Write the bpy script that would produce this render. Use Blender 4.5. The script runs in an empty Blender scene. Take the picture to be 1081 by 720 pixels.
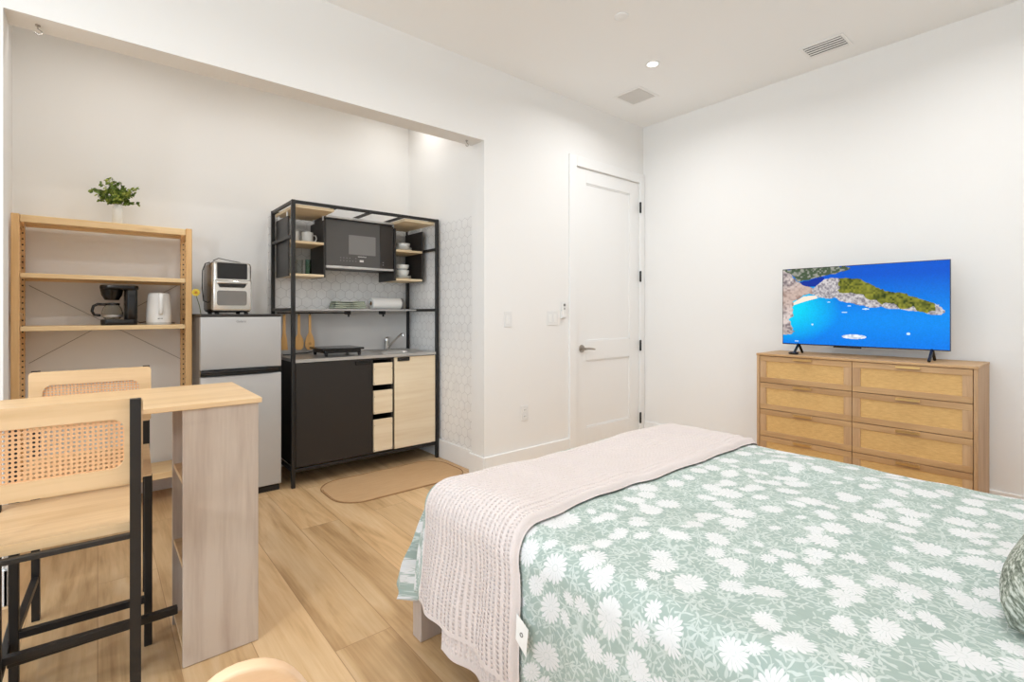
import bpy, bmesh, math, random
import numpy as np
from mathutils import Vector, Matrix
PI = math.pi
random.seed(7); RNG = np.random.default_rng(7)
S = bpy.context.scene
COL = S.collection

# ------------------------------------------------------------------ colours and node helpers
def lin(r, g, b):
    f = lambda c: (c/255/12.92 if c/255 <= .04045 else ((c/255+.055)/1.055)**2.4)
    return (f(r), f(g), f(b), 1.0)

class NT:
    """small helper round a material's node tree"""
    def __init__(s, name, rough=.5, metal=0.0, col=(200,200,200)):
        s.m = bpy.data.materials.new(name); s.m.use_nodes = True
        s.t = s.m.node_tree; s.b = s.t.nodes['Principled BSDF']
        s.b.inputs['Roughness'].default_value = rough
        s.b.inputs['Metallic'].default_value = metal
        s.b.inputs['Base Color'].default_value = lin(*col)
    def n(s, typ): return s.t.nodes.new(typ)
    def put(s, sock, v):
        if isinstance(v, bpy.types.NodeSocket): s.t.links.new(v, sock)
        else: sock.default_value = v
    def math(s, op, a, b=None, c=None, clamp=False):
        n = s.n('ShaderNodeMath'); n.operation = op; n.use_clamp = clamp
        s.put(n.inputs[0], a)
        if b is not None: s.put(n.inputs[1], b)
        if c is not None: s.put(n.inputs[2], c)
        return n.outputs[0]
    def vm(s, op, a, b=None):
        n = s.n('ShaderNodeVectorMath'); n.operation = op
        s.put(n.inputs[0], a)
        if b is not None: s.put(n.inputs[1], b)
        return n.outputs[0]
    def sep(s, v):
        n = s.n('ShaderNodeSeparateXYZ'); s.put(n.inputs[0], v); return n.outputs
    def comb(s, x, y, z=0.0):
        n = s.n('ShaderNodeCombineXYZ'); s.put(n.inputs[0], x); s.put(n.inputs[1], y); s.put(n.inputs[2], z); return n.outputs[0]
    def mix(s, f, a, b):
        n = s.n('ShaderNodeMix'); n.data_type = 'RGBA'
        s.put(n.inputs[0], f); s.put(n.inputs[6], a); s.put(n.inputs[7], b); return n.outputs[2]
    def noise(s, v, scale, detail=3, rough=.5, dist=0.0):
        n = s.n('ShaderNodeTexNoise'); s.put(n.inputs['Vector'], v); n.inputs['Scale'].default_value = scale
        n.inputs['Detail'].default_value = detail; n.inputs['Roughness'].default_value = rough
        n.inputs['Distortion'].default_value = dist; return n.outputs
    def ramp(s, f, pts):
        n = s.n('ShaderNodeValToRGB'); s.put(n.inputs[0], f)
        el = n.color_ramp.elements
        while len(el) < len(pts): el.new(.5)
        for e, (p, c) in zip(el, pts): e.position = p; e.color = c
        return n.outputs[0]
    def obj(s): return s.n('ShaderNodeTexCoord').outputs['Object']
    def uv(s): return s.n('ShaderNodeTexCoord').outputs['UV']
    def bump(s, h, strength=.3, dist=.002):
        n = s.n('ShaderNodeBump'); n.inputs['Strength'].default_value = strength; n.inputs['Distance'].default_value = dist
        s.put(n.inputs['Height'], h); s.put(s.b.inputs['Normal'], n.outputs[0])
    def color(s, c): s.put(s.b.inputs['Base Color'], c)

def plain(name, col, rough=.5, metal=0.0, spec=None):
    k = NT(name, rough, metal, col)
    o = k.obj(); nz = k.noise(o, 9, 2)[0]
    c = lin(*col); lo = tuple(x*.95 for x in c[:3])+(1,)
    k.color(k.mix(nz, lo, c))
    if spec is not None: k.b.inputs['Specular IOR Level'].default_value = spec
    return k.m

def wood(name, light, dark, axis='x', rough=.45, fine=1.0, knots=0.0):
    k = NT(name, rough)
    o = k.obj()
    st = {'x': (.9, 14, 14), 'y': (14, .9, 14), 'z': (14, 14, .9)}[axis]
    v = k.vm('MULTIPLY', o, tuple(q*fine for q in st))
    w = k.vm('MULTIPLY', o, tuple(q*fine*5 for q in st))
    a = k.noise(v, 1.0, 4, .55, .6)[0]; b = k.noise(w, 1.3, 3, .6)[0]
    f = k.math('ADD', k.math('MULTIPLY', a, .75), k.math('MULTIPLY', b, .3))
    c = k.ramp(f, [(.30, lin(*dark)), (.62, lin(*light))])
    if knots:
        kn = k.n('ShaderNodeTexVoronoi'); k.put(kn.inputs['Vector'], k.vm('MULTIPLY', o, tuple({'x': (2.2, 9, 9), 'y': (9, 2.2, 9), 'z': (9, 9, 2.2)}[axis])))
        kn.inputs['Scale'].default_value = 1.0
        m = k.math('SUBTRACT', 1.0, k.math('MULTIPLY', kn.outputs['Distance'], 7.0), clamp=True)
        c = k.mix(k.math('MULTIPLY', m, knots), c, lin(150, 92, 45))
    k.color(c); k.bump(b, .12, .001)
    return k.m

# ------------------------------------------------------------------ mesh helpers (world coordinates)
def B(): return bmesh.new()
def add_box(bm, a, b, bev=0.0, seg=2, rot=None):
    x0, y0, z0 = a; x1, y1, z1 = b
    t = bmesh.new()
    vs = [t.verts.new(p) for p in ((x0,y0,z0),(x1,y0,z0),(x1,y1,z0),(x0,y1,z0),(x0,y0,z1),(x1,y0,z1),(x1,y1,z1),(x0,y1,z1))]
    for f in ((3,2,1,0),(4,5,6,7),(0,1,5,4),(1,2,6,5),(2,3,7,6),(3,0,4,7)): t.faces.new([vs[i] for i in f])
    if bev > 0: bmesh.ops.bevel(t, geom=t.edges[:], offset=bev, segments=seg, profile=.5, affect='EDGES')
    if rot is not None:
        c = Vector(((x0+x1)/2, (y0+y1)/2, (z0+z1)/2))
        bmesh.ops.transform(t, matrix=Matrix.Translation(c) @ rot.to_4x4() @ Matrix.Translation(-c), verts=t.verts[:])
    merge(bm, t)
    return bm
def merge(bm, t):
    me = bpy.data.meshes.new('t'); t.to_mesh(me); t.free(); bm.from_mesh(me); bpy.data.meshes.remove(me)
def box(a, b, bev=0.0, seg=2, rot=None): return add_box(B(), a, b, bev, seg, rot)
def ring_pts(c, u, v, ru, rv, seg): return [c + u*(ru*math.cos(2*PI*i/seg)) + v*(rv*math.sin(2*PI*i/seg)) for i in range(seg)]
def add_tube(bm, pts, r, seg=8, closed=False, flat=None, caps=True, up=None):
    """sweep a circle (or an ellipse r x flat) along points"""
    P = [Vector(p) for p in pts]; n = len(P); rings = []
    prev = None
    for i in range(n):
        if closed: d = P[(i+1) % n]-P[i-1]
        else: d = P[min(i+1, n-1)]-P[max(i-1, 0)]
        d.normalize()
        if up is not None: u = Vector(up) - d*Vector(up).dot(d)
        elif prev is None:
            u = Vector((0,0,1)) - d*d.z
            if u.length < .1: u = Vector((1,0,0)) - d*d.x
        else: u = prev - d*prev.dot(d)
        u.normalize(); prev = u; v = d.cross(u)
        rr = r[i] if isinstance(r, (list, tuple)) else r
        rings.append([bm.verts.new(q) for q in ring_pts(P[i], u, v, (flat if flat else rr), rr, seg)])
    m = n if closed else n-1
    for i in range(m):
        a, b = rings[i], rings[(i+1) % n]
        for j in range(seg): bm.faces.new((a[j], a[(j+1) % seg], b[(j+1) % seg], b[j]))
    if not closed and caps:
        bm.faces.new(rings[0][::-1]); bm.faces.new(rings[-1])
    return bm
def tube(pts, r, seg=8, **k): return add_tube(B(), pts, r, seg, **k)
def add_lathe(bm, prof, c, seg=24, axis='z'):
    """prof = [(r, h)]; the profile turned about an axis through c"""
    c = Vector(c); A = {'z': (Vector((1,0,0)), Vector((0,1,0)), Vector((0,0,1))), 'x': (Vector((0,1,0)), Vector((0,0,1)), Vector((1,0,0))), 'y': (Vector((0,0,1)), Vector((1,0,0)), Vector((0,1,0)))}[axis]
    rings = []
    for r, h in prof:
        if r < 1e-6: rings.append([bm.verts.new(c + A[2]*h)])
        else: rings.append([bm.verts.new(q) for q in ring_pts(c + A[2]*h, A[0], A[1], r, r, seg)])
    for a, b in zip(rings, rings[1:]):
        for j in range(seg):
            k = (j+1) % seg
            q = [a[j % len(a)], a[k % len(a)], b[k % len(b)], b[j % len(b)]]
            q = [w for i, w in enumerate(q) if w not in q[:i]]
            if len(q) > 2: bm.faces.new(q)
    return bm
def lathe(prof, c, seg=24, axis='z'): return add_lathe(B(), prof, c, seg, axis)
def add_prism(bm, poly, plane, lo, hi, bev=0.0):
    """a 2D outline given in plane 'xy','xz','yz', extruded from lo to hi along the third axis"""
    t = bmesh.new()
    mk = {'xy': lambda a, b, h: (a, b, h), 'xz': lambda a, b, h: (a, h, b), 'yz': lambda a, b, h: (h, a, b)}[plane]
    A = [t.verts.new(mk(a, b, lo)) for a, b in poly]; C = [t.verts.new(mk(a, b, hi)) for a, b in poly]
    n = len(poly)
    t.faces.new(A[::-1]); t.faces.new(C)
    for i in range(n): t.faces.new((A[i], A[(i+1) % n], C[(i+1) % n], C[i]))
    bmesh.ops.recalc_face_normals(t, faces=t.faces[:])
    if bev > 0:
        es = [e for e in t.edges if all(len(f.verts) == n or True for f in e.link_faces) and abs(mkdir(e, plane)) < .5]
        bmesh.ops.bevel(t, geom=es, offset=bev, segments=2, profile=.5, affect='EDGES')
    merge(bm, t); return bm
def mkdir(e, plane):
    d = (e.verts[1].co - e.verts[0].co).normalized(); return {'xy': d.z, 'xz': d.y, 'yz': d.x}[plane]
def prism(poly, plane, lo, hi, bev=0.0): return add_prism(B(), poly, plane, lo, hi, bev)
def rrect(x0, y0, x1, y1, r, n=5):
    out = []
    for cx, cy, a in ((x1-r, y1-r, 0), (x0+r, y1-r, 90), (x0+r, y0+r, 180), (x1-r, y0+r, 270)):
        for i in range(n+1):
            t = math.radians(a + 90*i/n); out.append((cx + r*math.cos(t), cy + r*math.sin(t)))
    return out

def root_loc(p):
    v = Vector((0,0,0))
    while p is not None: v += p.location; p = p.parent
    return v
def obj(name, bm, mat, parent=None, smooth=False, angle=40):
    if parent is not None: bmesh.ops.translate(bm, vec=-root_loc(parent), verts=bm.verts[:])
    bmesh.ops.recalc_face_normals(bm, faces=bm.faces[:])
    me = bpy.data.meshes.new(name); bm.to_mesh(me); bm.free()
    me.materials.append(mat)
    if smooth:
        for p in me.polygons: p.use_smooth = True
        try: me.set_sharp_from_angle(angle=math.radians(angle))
        except Exception: pass
    o = bpy.data.objects.new(name, me); COL.objects.link(o)
    o.parent = parent
    return o
def thing(name, label, cat, loc, group=None):
    o = bpy.data.objects.new(name, None); COL.objects.link(o); o.empty_display_size = .05
    o.location = loc; o['label'] = label; o['category'] = cat
    if group: o['group'] = group
    return o
def tag(o, label, cat, group=None):
    o['label'] = label; o['category'] = cat
    if group: o['group'] = group
    return o
def struct(o): o['kind'] = 'structure'; return o
def recentre(o):
    """put a one-mesh thing's origin at the foot of its shape"""
    me = o.data; n = len(me.vertices); a = np.empty(n*3); me.vertices.foreach_get('co', a); a = a.reshape(-1, 3)
    c = np.array([(a[:,0].min()+a[:,0].max())/2, (a[:,1].min()+a[:,1].max())/2, a[:,2].min()])
    me.vertices.foreach_set('co', (a-c).ravel()); o.location = Vector(c) + o.location; me.update(); return o
def dup(root, offset, label, group=None):
    r = root.copy(); COL.objects.link(r); r.location = root.location + Vector(offset); r['label'] = label
    for ch in list(root.children):
        c = ch.copy(); COL.objects.link(c); c.parent = r
        for g in list(ch.children):
            d = g.copy(); COL.objects.link(d); d.parent = c
    return r
def text_mesh(name, txt, size, mat, parent, loc, rot):
    cu = bpy.data.curves.new(name, 'FONT'); cu.body = txt; cu.size = size; cu.align_x = 'CENTER'; cu.align_y = 'CENTER'; cu.extrude = .0004
    t = bpy.data.objects.new(name+'_curve', cu); COL.objects.link(t)
    bpy.context.view_layer.update()
    me = bpy.data.meshes.new_from_object(t.evaluated_get(bpy.context.evaluated_depsgraph_get()))
    bpy.data.objects.remove(t)
    me.materials.clear(); me.materials.append(mat)
    o = bpy.data.objects.new(name, me); COL.objects.link(o); o.parent = parent
    o.location = Vector(loc) - root_loc(parent); o.rotation_euler = rot
    return o

# ------------------------------------------------------------------ materials
def wall_mat(name, col, scale=60):
    k = NT(name, .62, 0, col); k.b.inputs['Specular IOR Level'].default_value = .25
    nz = k.noise(k.obj(), scale, 3)[0]; k.bump(nz, .05, .0006); return k.m
M_wall = wall_mat('warm_white_paint', (236,235,233))
M_ceil = wall_mat('ceiling_white_paint', (241,242,242))
M_trim = NT('satin_white_trim', .35, 0, (238,238,237)).m
M_white = plain('white_plastic', (238,238,236), .35)
M_black = plain('black_metal', (26,24,24), .42, 0.0)
M_blackgloss = plain('black_gloss_plastic', (18,16,16), .2)
M_blacklam = plain('matt_black_laminate', (40,36,34), .42)
M_steel = plain('brushed_stainless', (205,203,200), .32, .85)
M_chrome = plain('polished_chrome', (215,212,208), .14, 1.0)
M_nickel = plain('satin_nickel', (178,172,164), .34, 1.0)
M_gold = plain('brushed_gold', (222,184,120), .32, .8)
M_hinge = plain('black_hinge', (20,20,20), .45)
M_porc = plain('white_porcelain', (240,240,236), .18)
M_grey = plain('mid_grey_plastic', (120,118,116), .5)
M_wire = plain('galvanised_wire', (160,158,154), .4)
M_dark = plain('dark_hole', (52,34,20), .8)
M_pine_z = wood('knotty_pine_upright', (236,196,142), (216,168,108), 'z', .5, 1, .8)
M_pine_x = wood('pine_shelf_board', (240,211,164), (224,186,132), 'x', .5, 1, .4)
M_oak_x = wood('pale_oak_laminate_lengthwise', (222,190,148), (200,164,118), 'x', .42, 1.1)
M_oak_z = wood('pale_oak_laminate_upright', (200,185,171), (174,155,141), 'z', .42, 1.1)
M_ash_x = wood('pale_ash_front', (240,223,194), (224,201,166), 'x', .45, .6)
M_ash_s = wood('pale_ash_shelf', (236,216,182), (218,192,152), 'x', .5, .8)
M_dress_y = wood('dresser_oak_lengthwise', (198,160,114), (166,126,84), 'y', .45, 1.2)
M_dress_z = wood('dresser_oak_upright', (200,164,124), (168,130,92), 'z', .45, 1.2)
M_chairwood = wood('warm_beech', (240,208,172), (222,180,138), 'x', .35, .7)
M_bedwood = wood('greige_bed_wood', (186,170,158), (160,145,135), 'z', .55, 1)
M_utensil = wood('bamboo_utensil', (226,178,112), (200,148,84), 'z', .5, 1)

def floor_mat():
    k = NT('oak_plank_floor', .38)
    o = k.obj(); s = k.sep(o); v = k.comb(s[1], s[0], 0.0)
    br = k.n('ShaderNodeTexBrick'); k.put(br.inputs['Vector'], v)
    br.offset = .37; br.offset_frequency = 2
    for nm, val in (('Scale', 1.0), ('Mortar Size', .0016), ('Mortar Smooth', .2), ('Bias', 0.0), ('Brick Width', 1.75), ('Row Height', .215)): br.inputs[nm].default_value = val
    br.inputs['Color1'].default_value = (0,0,0,1); br.inputs['Color2'].default_value = (1,1,1,1); br.inputs['Mortar'].default_value = (.5,.5,.5,1)
    plank = k.sep(br.outputs['Color'])[0]
    off = k.vm('ADD', o, k.comb(k.math('MULTIPLY', plank, 7.3), k.math('MULTIPLY', plank, 13.1), 0.0))
    g1 = k.noise(k.vm('MULTIPLY', off, (7, .8, 1)), 1.0, 4, .55, 1.6)[0]
    g2 = k.noise(k.vm('MULTIPLY', off, (70, 3.0, 1)), 1.0, 3, .6, .3)[0]
    f = k.math('ADD', k.math('MULTIPLY', g1, .7), k.math('MULTIPLY', g2, .3))
    c = k.ramp(f, [(.28, lin(166,128,84)), (.5, lin(207,171,126)), (.72, lin(223,193,153))])
    tone = k.math('ADD', .86, k.math('MULTIPLY', plank, .22))
    tn = k.n('ShaderNodeMix'); tn.data_type = 'RGBA'; tn.blend_type = 'MULTIPLY'; tn.inputs[0].default_value = 1
    k.put(tn.inputs[6], c); k.put(tn.inputs[7], k.comb(tone, tone, tone))
    kn = k.n('ShaderNodeTexVoronoi'); k.put(kn.inputs['Vector'], k.vm('MULTIPLY', off, (2.6, 1.3, 1))); kn.inputs['Scale'].default_value = 1.0
    km = k.math('SUBTRACT', 1.0, k.math('MULTIPLY', kn.outputs['Distance'], 11.0), clamp=True)
    c2 = k.mix(k.math('MULTIPLY', km, .5), tn.outputs[2], lin(110,68,36))
    c3 = k.mix(k.math('MULTIPLY', br.outputs['Fac'], .55), c2, lin(120,78,42))
    k.color(c3); k.bump(k.math('SUBTRACT', g2, k.math('MULTIPLY', br.outputs['Fac'], 2.0)), .12, .001)
    return k.m
M_floor = floor_mat()

def hex_mat(name, ax):
    """pointy-top hexagon tiles, 78 mm wide, pale grout; ax = the horizontal axis of the wall"""
    k = NT(name, .3, 0, (236,235,233))
    s = k.sep(k.obj()); W = .078
    px = k.math('MULTIPLY', s[ax], 1/W); py = k.math('MULTIPLY', s[2], 1/W)
    H = math.sqrt(3)
    def cell(ox, oy):
        a = k.math('SUBTRACT', k.math('FLOORED_MODULO', k.math('ADD', px, ox), 1.0), .5)
        b = k.math('SUBTRACT', k.math('FLOORED_MODULO', k.math('ADD', py, oy), H), H/2)
        aa = k.math('ABSOLUTE', a); bb = k.math('ABSOLUTE', b)
        return k.math('MAXIMUM', aa, k.math('ADD', k.math('MULTIPLY', aa, .5), k.math('MULTIPLY', bb, H/2)))
    d = k.math('MINIMUM', cell(0.0, 0.0), cell(.5, H/2))
    g = k.math('MULTIPLY', k.math('SUBTRACT', d, .476), 70.0, clamp=True)
    vein = k.noise(k.obj(), 9, 5, .6, 1.2)[0]
    base = k.mix(k.math('MULTIPLY', k.math('SUBTRACT', vein, .45), 2.5, clamp=True), lin(238,237,235), lin(222,220,219))
    k.color(k.mix(g, base, lin(190,188,186)))
    k.bump(k.math('SUBTRACT', 1.0, g), .25, .001)
    return k.m

def bed_mat():
    """sage cotton printed with white daisies, leaf sprays and thin stems; coordinates are metres of cloth"""
    k = NT('sage_daisy_print_cotton', .85); k.b.inputs['Specular IOR Level'].default_value = .15
    uv = k.uv()
    def stars(scale, off, R, n, base, sharp, thr, edge, petal_cut=0.0, squash=0.0, curl=.10):
        wob = k.noise(uv, 30, 2)[1]
        v = k.vm('ADD', k.vm('MULTIPLY', uv, (scale, scale, 1)), off)
        v = k.vm('ADD', v, k.vm('MULTIPLY', k.vm('SUBTRACT', wob, (.5,.5,.5)), (curl,curl,0)))
        vo = k.n('ShaderNodeTexVoronoi'); vo.voronoi_dimensions = '2D'; k.put(vo.inputs['Vector'], v)
        vo.inputs['Scale'].default_value = 1.0; vo.inputs['Randomness'].default_value = .82
        d = k.sep(k.vm('SUBTRACT', v, vo.outputs['Position'])); c = k.sep(vo.outputs['Color'])
        th = k.math('MULTIPLY', c[0], 6.283); cs = k.math('COSINE', th); sn = k.math('SINE', th)
        dx = k.math('ADD', k.math('MULTIPLY', d[0], cs), k.math('MULTIPLY', d[1], sn))
        dy = k.math('SUBTRACT', k.math('MULTIPLY', d[1], cs), k.math('MULTIPLY', d[0], sn))
        if squash: dy = k.math('MULTIPLY', dy, k.math('ADD', 1.0, k.math('MULTIPLY', c[2], squash)))
        r = k.math('SQRT', k.math('ADD', k.math('MULTIPLY', dx, dx), k.math('MULTIPLY', dy, dy)))
        an = k.math('ARCTAN2', dy, dx)
        p = k.math('ABSOLUTE', k.math('SINE', k.math('MULTIPLY', an, n/2)))
        ps = k.math('POWER', p, sharp)
        size = k.math('MULTIPLY', R, k.math('ADD', .72, k.math('MULTIPLY', c[1], .45)))
        rim = k.math('MULTIPLY', size, k.math('ADD', base, k.math('MULTIPLY', ps, 1-base)))
        m = k.math('MULTIPLY', k.math('SUBTRACT', rim, r), edge, clamp=True)
        if petal_cut:
            cut = k.math('MULTIPLY', k.math('SUBTRACT', .30, p), 3.2, clamp=True)
            far = k.math('MULTIPLY', k.math('SUBTRACT', r, k.math('MULTIPLY', size, .28)), 30, clamp=True)
            m = k.math('MULTIPLY', m, k.math('SUBTRACT', 1.0, k.math('MULTIPLY', k.math('MULTIPLY', cut, far), petal_cut)))
            ringd = k.math('ABSOLUTE', k.math('SUBTRACT', r, k.math('MULTIPLY', size, .2)))
            rg = k.math('SUBTRACT', 1.0, k.math('MULTIPLY', ringd, 45.0), clamp=True)
            m = k.math('MULTIPLY', m, k.math('SUBTRACT', 1.0, k.math('MULTIPLY', rg, .35)))
        return k.math('MULTIPLY', m, k.math('GREATER_THAN', c[2], thr)) if thr > 0 else m
    big = stars(9.6, (0,0,0), .385, 15, .60, .6, .05, 34, .8, .45)
    mid = stars(12.0, (3.3,7.1,0), .33, 12, .5, .7, .40, 26, .8, .5)
    lf1 = stars(17.0, (11.7,2.3,0), .60, 5, .05, 7.0, 0, 16, 0, .9, .32)
    lf2 = stars(23.0, (5.7,12.9,0), .62, 4, .05, 7.0, 0, 14, 0, 1.2, .36)
    lf3 = stars(31.0, (1.7,22.9,0), .60, 3, .06, 5.0, 0, 12, 0, .8, .45)
    nz = k.noise(uv, 6.5, 1.5, .5, 1.2)[0]
    stem = k.math('SUBTRACT', 1.0, k.math('MULTIPLY', k.math('ABSOLUTE', k.math('SUBTRACT', nz, .5)), 110.0), clamp=True)
    nz2 = k.noise(k.vm('ADD', uv, (9,4,0)), 9.0, 1.5, .5, 1.4)[0]
    stem2 = k.math('SUBTRACT', 1.0, k.math('MULTIPLY', k.math('ABSOLUTE', k.math('SUBTRACT', nz2, .5)), 90.0), clamp=True)
    cloud = k.noise(uv, 25, 3)[0]
    ground = k.mix(cloud, lin(150,165,158), lin(166,180,172))
    leaf = k.math('MAXIMUM', k.math('MAXIMUM', lf1, lf2), k.math('MAXIMUM', k.math('MULTIPLY', lf3, .8), k.math('MAXIMUM', stem, stem2)))
    c = k.mix(k.math('MULTIPLY', leaf, .62), ground, lin(210,216,212))
    c = k.mix(k.math('MULTIPLY', k.math('MAXIMUM', big, mid), .96), c, lin(216,216,216))
    k.color(c)
    weave = k.noise(uv, 420, 2)[0]; wr = k.noise(uv, 22, 4, .6, .8)[0]
    k.bump(k.math('ADD', k.math('MULTIPLY', weave, .15), wr), .35, .006)
    return k.m

def fabric(name, col, col2, scale=500, rough=.9):
    k = NT(name, rough); k.b.inputs['Specular IOR Level'].default_value = .12
    o = k.obj(); nz = k.noise(o, scale, 2)[0]
    k.color(k.mix(nz, lin(*col2), lin(*col))); k.bump(nz, .4, .001); return k.m
M_throw = fabric('pinkish_beige_waffle_cotton', (217,207,203), (205,194,190), 300)
M_towel = fabric('sage_towel_cotton', (180,186,170), (156,164,146), 300)
M_paper = fabric('paper_towel', (240,239,236), (230,229,226), 200)

def pillow_mat():
    k = NT('grey_green_tweed', .95); o = k.obj()
    a = k.noise(k.vm('MULTIPLY', o, (90, 40, 160)), 1, 3, .6)[0]
    k.color(k.ramp(a, [(.38, lin(92,98,86)), (.5, lin(140,146,132)), (.62, lin(196,198,188))])); k.bump(a, .6, .003); return k.m
M_pillow = pillow_mat()

def raffia_mat():
    k = NT('woven_raffia', .6); o = k.obj(); s = k.sep(o)
    a = k.math('SINE', k.math('MULTIPLY', s[1], 1400.0)); b = k.math('SINE', k.math('MULTIPLY', s[2], 1400.0))
    w = k.math('MULTIPLY', a, b); nz = k.noise(k.vm('MULTIPLY', o, (1, 30, 160)), 1, 3)[0]
    f = k.math('ADD', k.math('MULTIPLY', w, .15), k.math('ADD', k.math('MULTIPLY', nz, .5), .25))
    k.color(k.ramp(f, [(.25, lin(196,150,88)), (.7, lin(230,192,126))])); k.bump(w, .3, .0008); return k.m
M_raffia = raffia_mat()
M_cane = plain('woven_cane', (226,178,132), .5)
M_leaf = None
def leaf_mat():
    k = NT('boxwood_leaves', .5); nz = k.noise(k.obj(), 28, 2)[0]
    k.color(k.ramp(nz, [(.35, lin(56,84,24)), (.5, lin(104,130,44)), (.66, lin(176,186,88))])); return k.m
M_leaf = leaf_mat()
M_fridge = plain('grey_stainless_door', (190,189,188), .4, .25)
def glass_mat(name, col, rough=0.02):
    k = NT(name, rough, 0, col); k.b.inputs['Transmission Weight'].default_value = 1.0; k.b.inputs['IOR'].default_value = 1.3
    nz = k.noise(k.obj(), 5, 1)[0]; c = lin(*col); k.color(k.mix(nz, c, tuple(x*.97 for x in c[:3])+(1,))); return k.m
M_glass = glass_mat('clear_glass', (245,248,246)); M_greenglass = glass_mat('pale_green_glass', (190,222,205), .08)
def emit(name, col, strength):
    k = NT(name); k.b.inputs['Emission Color'].default_value = lin(*col); k.b.inputs['Emission Strength'].default_value = strength; return k.m
M_lamp = emit('lit_diffuser', (255,250,240), 9)
M_mat = None
def mat_mat():
    k = NT('tan_kitchen_mat', .8); o = k.obj(); a = k.noise(k.vm('MULTIPLY', o, (8, 60, 1)), 1, 3)[0]
    k.color(k.mix(a, lin(186,148,106), lin(204,168,126))); k.bump(a, .2, .001); return k.m
M_mat = mat_mat()

# ------------------------------------------------------------------ the room
A, BX, H, HD = 2.893, 4.08, 3.0, 2.449          # back wall plane, right wall plane, ceiling, header underside
XL, XR, AB = -.297, 2.151, 3.05                 # opening from XL to XR; back side of that wall
NL, NR, NB = -.385, 2.197, 4.115                # niche left wall, right wall, back wall
RX0, RY0 = -3.7, -.95                          # room's far corner behind the camera
def sw(name, boxes, mat):
    bm = B()
    for a, b in boxes: add_box(bm, a, b)
    return struct(obj(name, bm, mat))
sw('floor', [((RX0-.1, RY0-.1, -.06), (BX+.1, NB+.1, 0))], M_floor)
sw('ceiling', [((RX0-.1, RY0-.1, H), (BX+.1, NB+.1, H+.08))], M_ceil)
DX0, DX1, DZ = 3.118, 4.008, 2.447
sw('wall_back', [((RX0, A, 0), (XL, AB, H)), ((XL, A, HD), (XR, AB, H)), ((XR, A, 0), (DX0, AB, H)), ((DX0, A, DZ), (DX1, AB, H)), ((DX1, A, 0), (BX, AB, H)), ((DX0, AB-.05, 0), (DX1, AB, DZ))], M_wall)
sw('wall_right', [((BX, RY0, 0), (BX+.1, NB+.1, H))], M_wall)
W1 = (-3.2, -1.0, .55, 2.45)       # window in the wall behind the camera: x0, x1, z0, z1
W2 = (-.35, 2.25, .55, 2.45)        # window in the left wall: y0, y1, z0, z1
sw('wall_front', [((RX0, RY0-.1, 0), (BX, RY0, W1[2])), ((RX0, RY0-.1, W1[3]), (BX, RY0, H)), ((RX0, RY0-.1, W1[2]), (W1[0], RY0, W1[3])), ((W1[1], RY0-.1, W1[2]), (BX, RY0, W1[3]))], M_wall)
sw('wall_left', [((RX0-.1, RY0, 0), (RX0, A, W2[2])), ((RX0-.1, RY0, W2[3]), (RX0, A, H)), ((RX0-.1, RY0, W2[2]), (RX0, W2[0], W2[3])), ((RX0-.1, W2[1], W2[2]), (RX0, A, W2[3]))], M_wall)
sw('wall_niche_left', [((NL-.1, AB, 0), (NL, NB, H))], M_wall)
sw('wall_niche_right', [((NR, AB, 0), (NR+.1, NB, H))], M_wall)
sw('wall_niche_back', [((NL-.1, NB, 0), (NR+.1, NB+.1, H))], M_wall)
struct(obj('trim_1', box((1.0, NB-.006, .15), (NR, NB, 1.94)), hex_mat('hex_tile_back', 0)))
struct(obj('trim_2', box((NR-.006, AB+.001, .15), (NR, NB-.007, 1.94)), hex_mat('hex_tile_side', 1)))
def frame_window(name, horiz, w, plane):
    bm = B()
    t = .05
    def bx(u0, u1, z0, z1):
        if horiz: add_box(bm, (u0, plane-.08, z0), (u1, plane-.03, z1))
        else: add_box(bm, (plane-.08, u0, z0), (plane-.03, u1, z1))
    bx(w[0], w[1], w[2], w[2]+t); bx(w[0], w[1], w[3]-t, w[3]); bx(w[0], w[0]+t, w[2], w[3]); bx(w[1]-t, w[1], w[2], w[3])
    bx((w[0]+w[1])/2-t/2, (w[0]+w[1])/2+t/2, w[2], w[3])
    return struct(obj(name, bm, M_trim))
frame_window('window_1', True, W1, RY0); frame_window('window_2', False, W2, RX0)
# skirting boards with a small eased top
def skirt(name, segs):
    bm = B()
    for a, b in segs: add_box(bm, (a[0], a[1], 0), (b[0], b[1], .15), .004, 1)
    return struct(obj(name, bm, M_trim))
CW = .088
skirt('baseboard_back', [((RX0, A-.016), (XL+.016, A)), ((XR+.0001, A-.016), (DX0-CW, A)), ((XR-.016, A-.016), (XR, AB+.016)), ((XL, A-.016), (XL+.016, AB+.016))])
skirt('baseboard_right', [((BX-.016, RY0), (BX, A-.02))])
skirt('baseboard_niche', [((NR-.022, AB+.017), (NR-.006, NB-.022)), ((NL, NB-.016), (1.0, NB)), ((NL, AB+.017), (NL+.016, NB-.017))])
skirt('baseboard_left', [((RX0, RY0), (RX0+.016, A-.02))])
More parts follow.
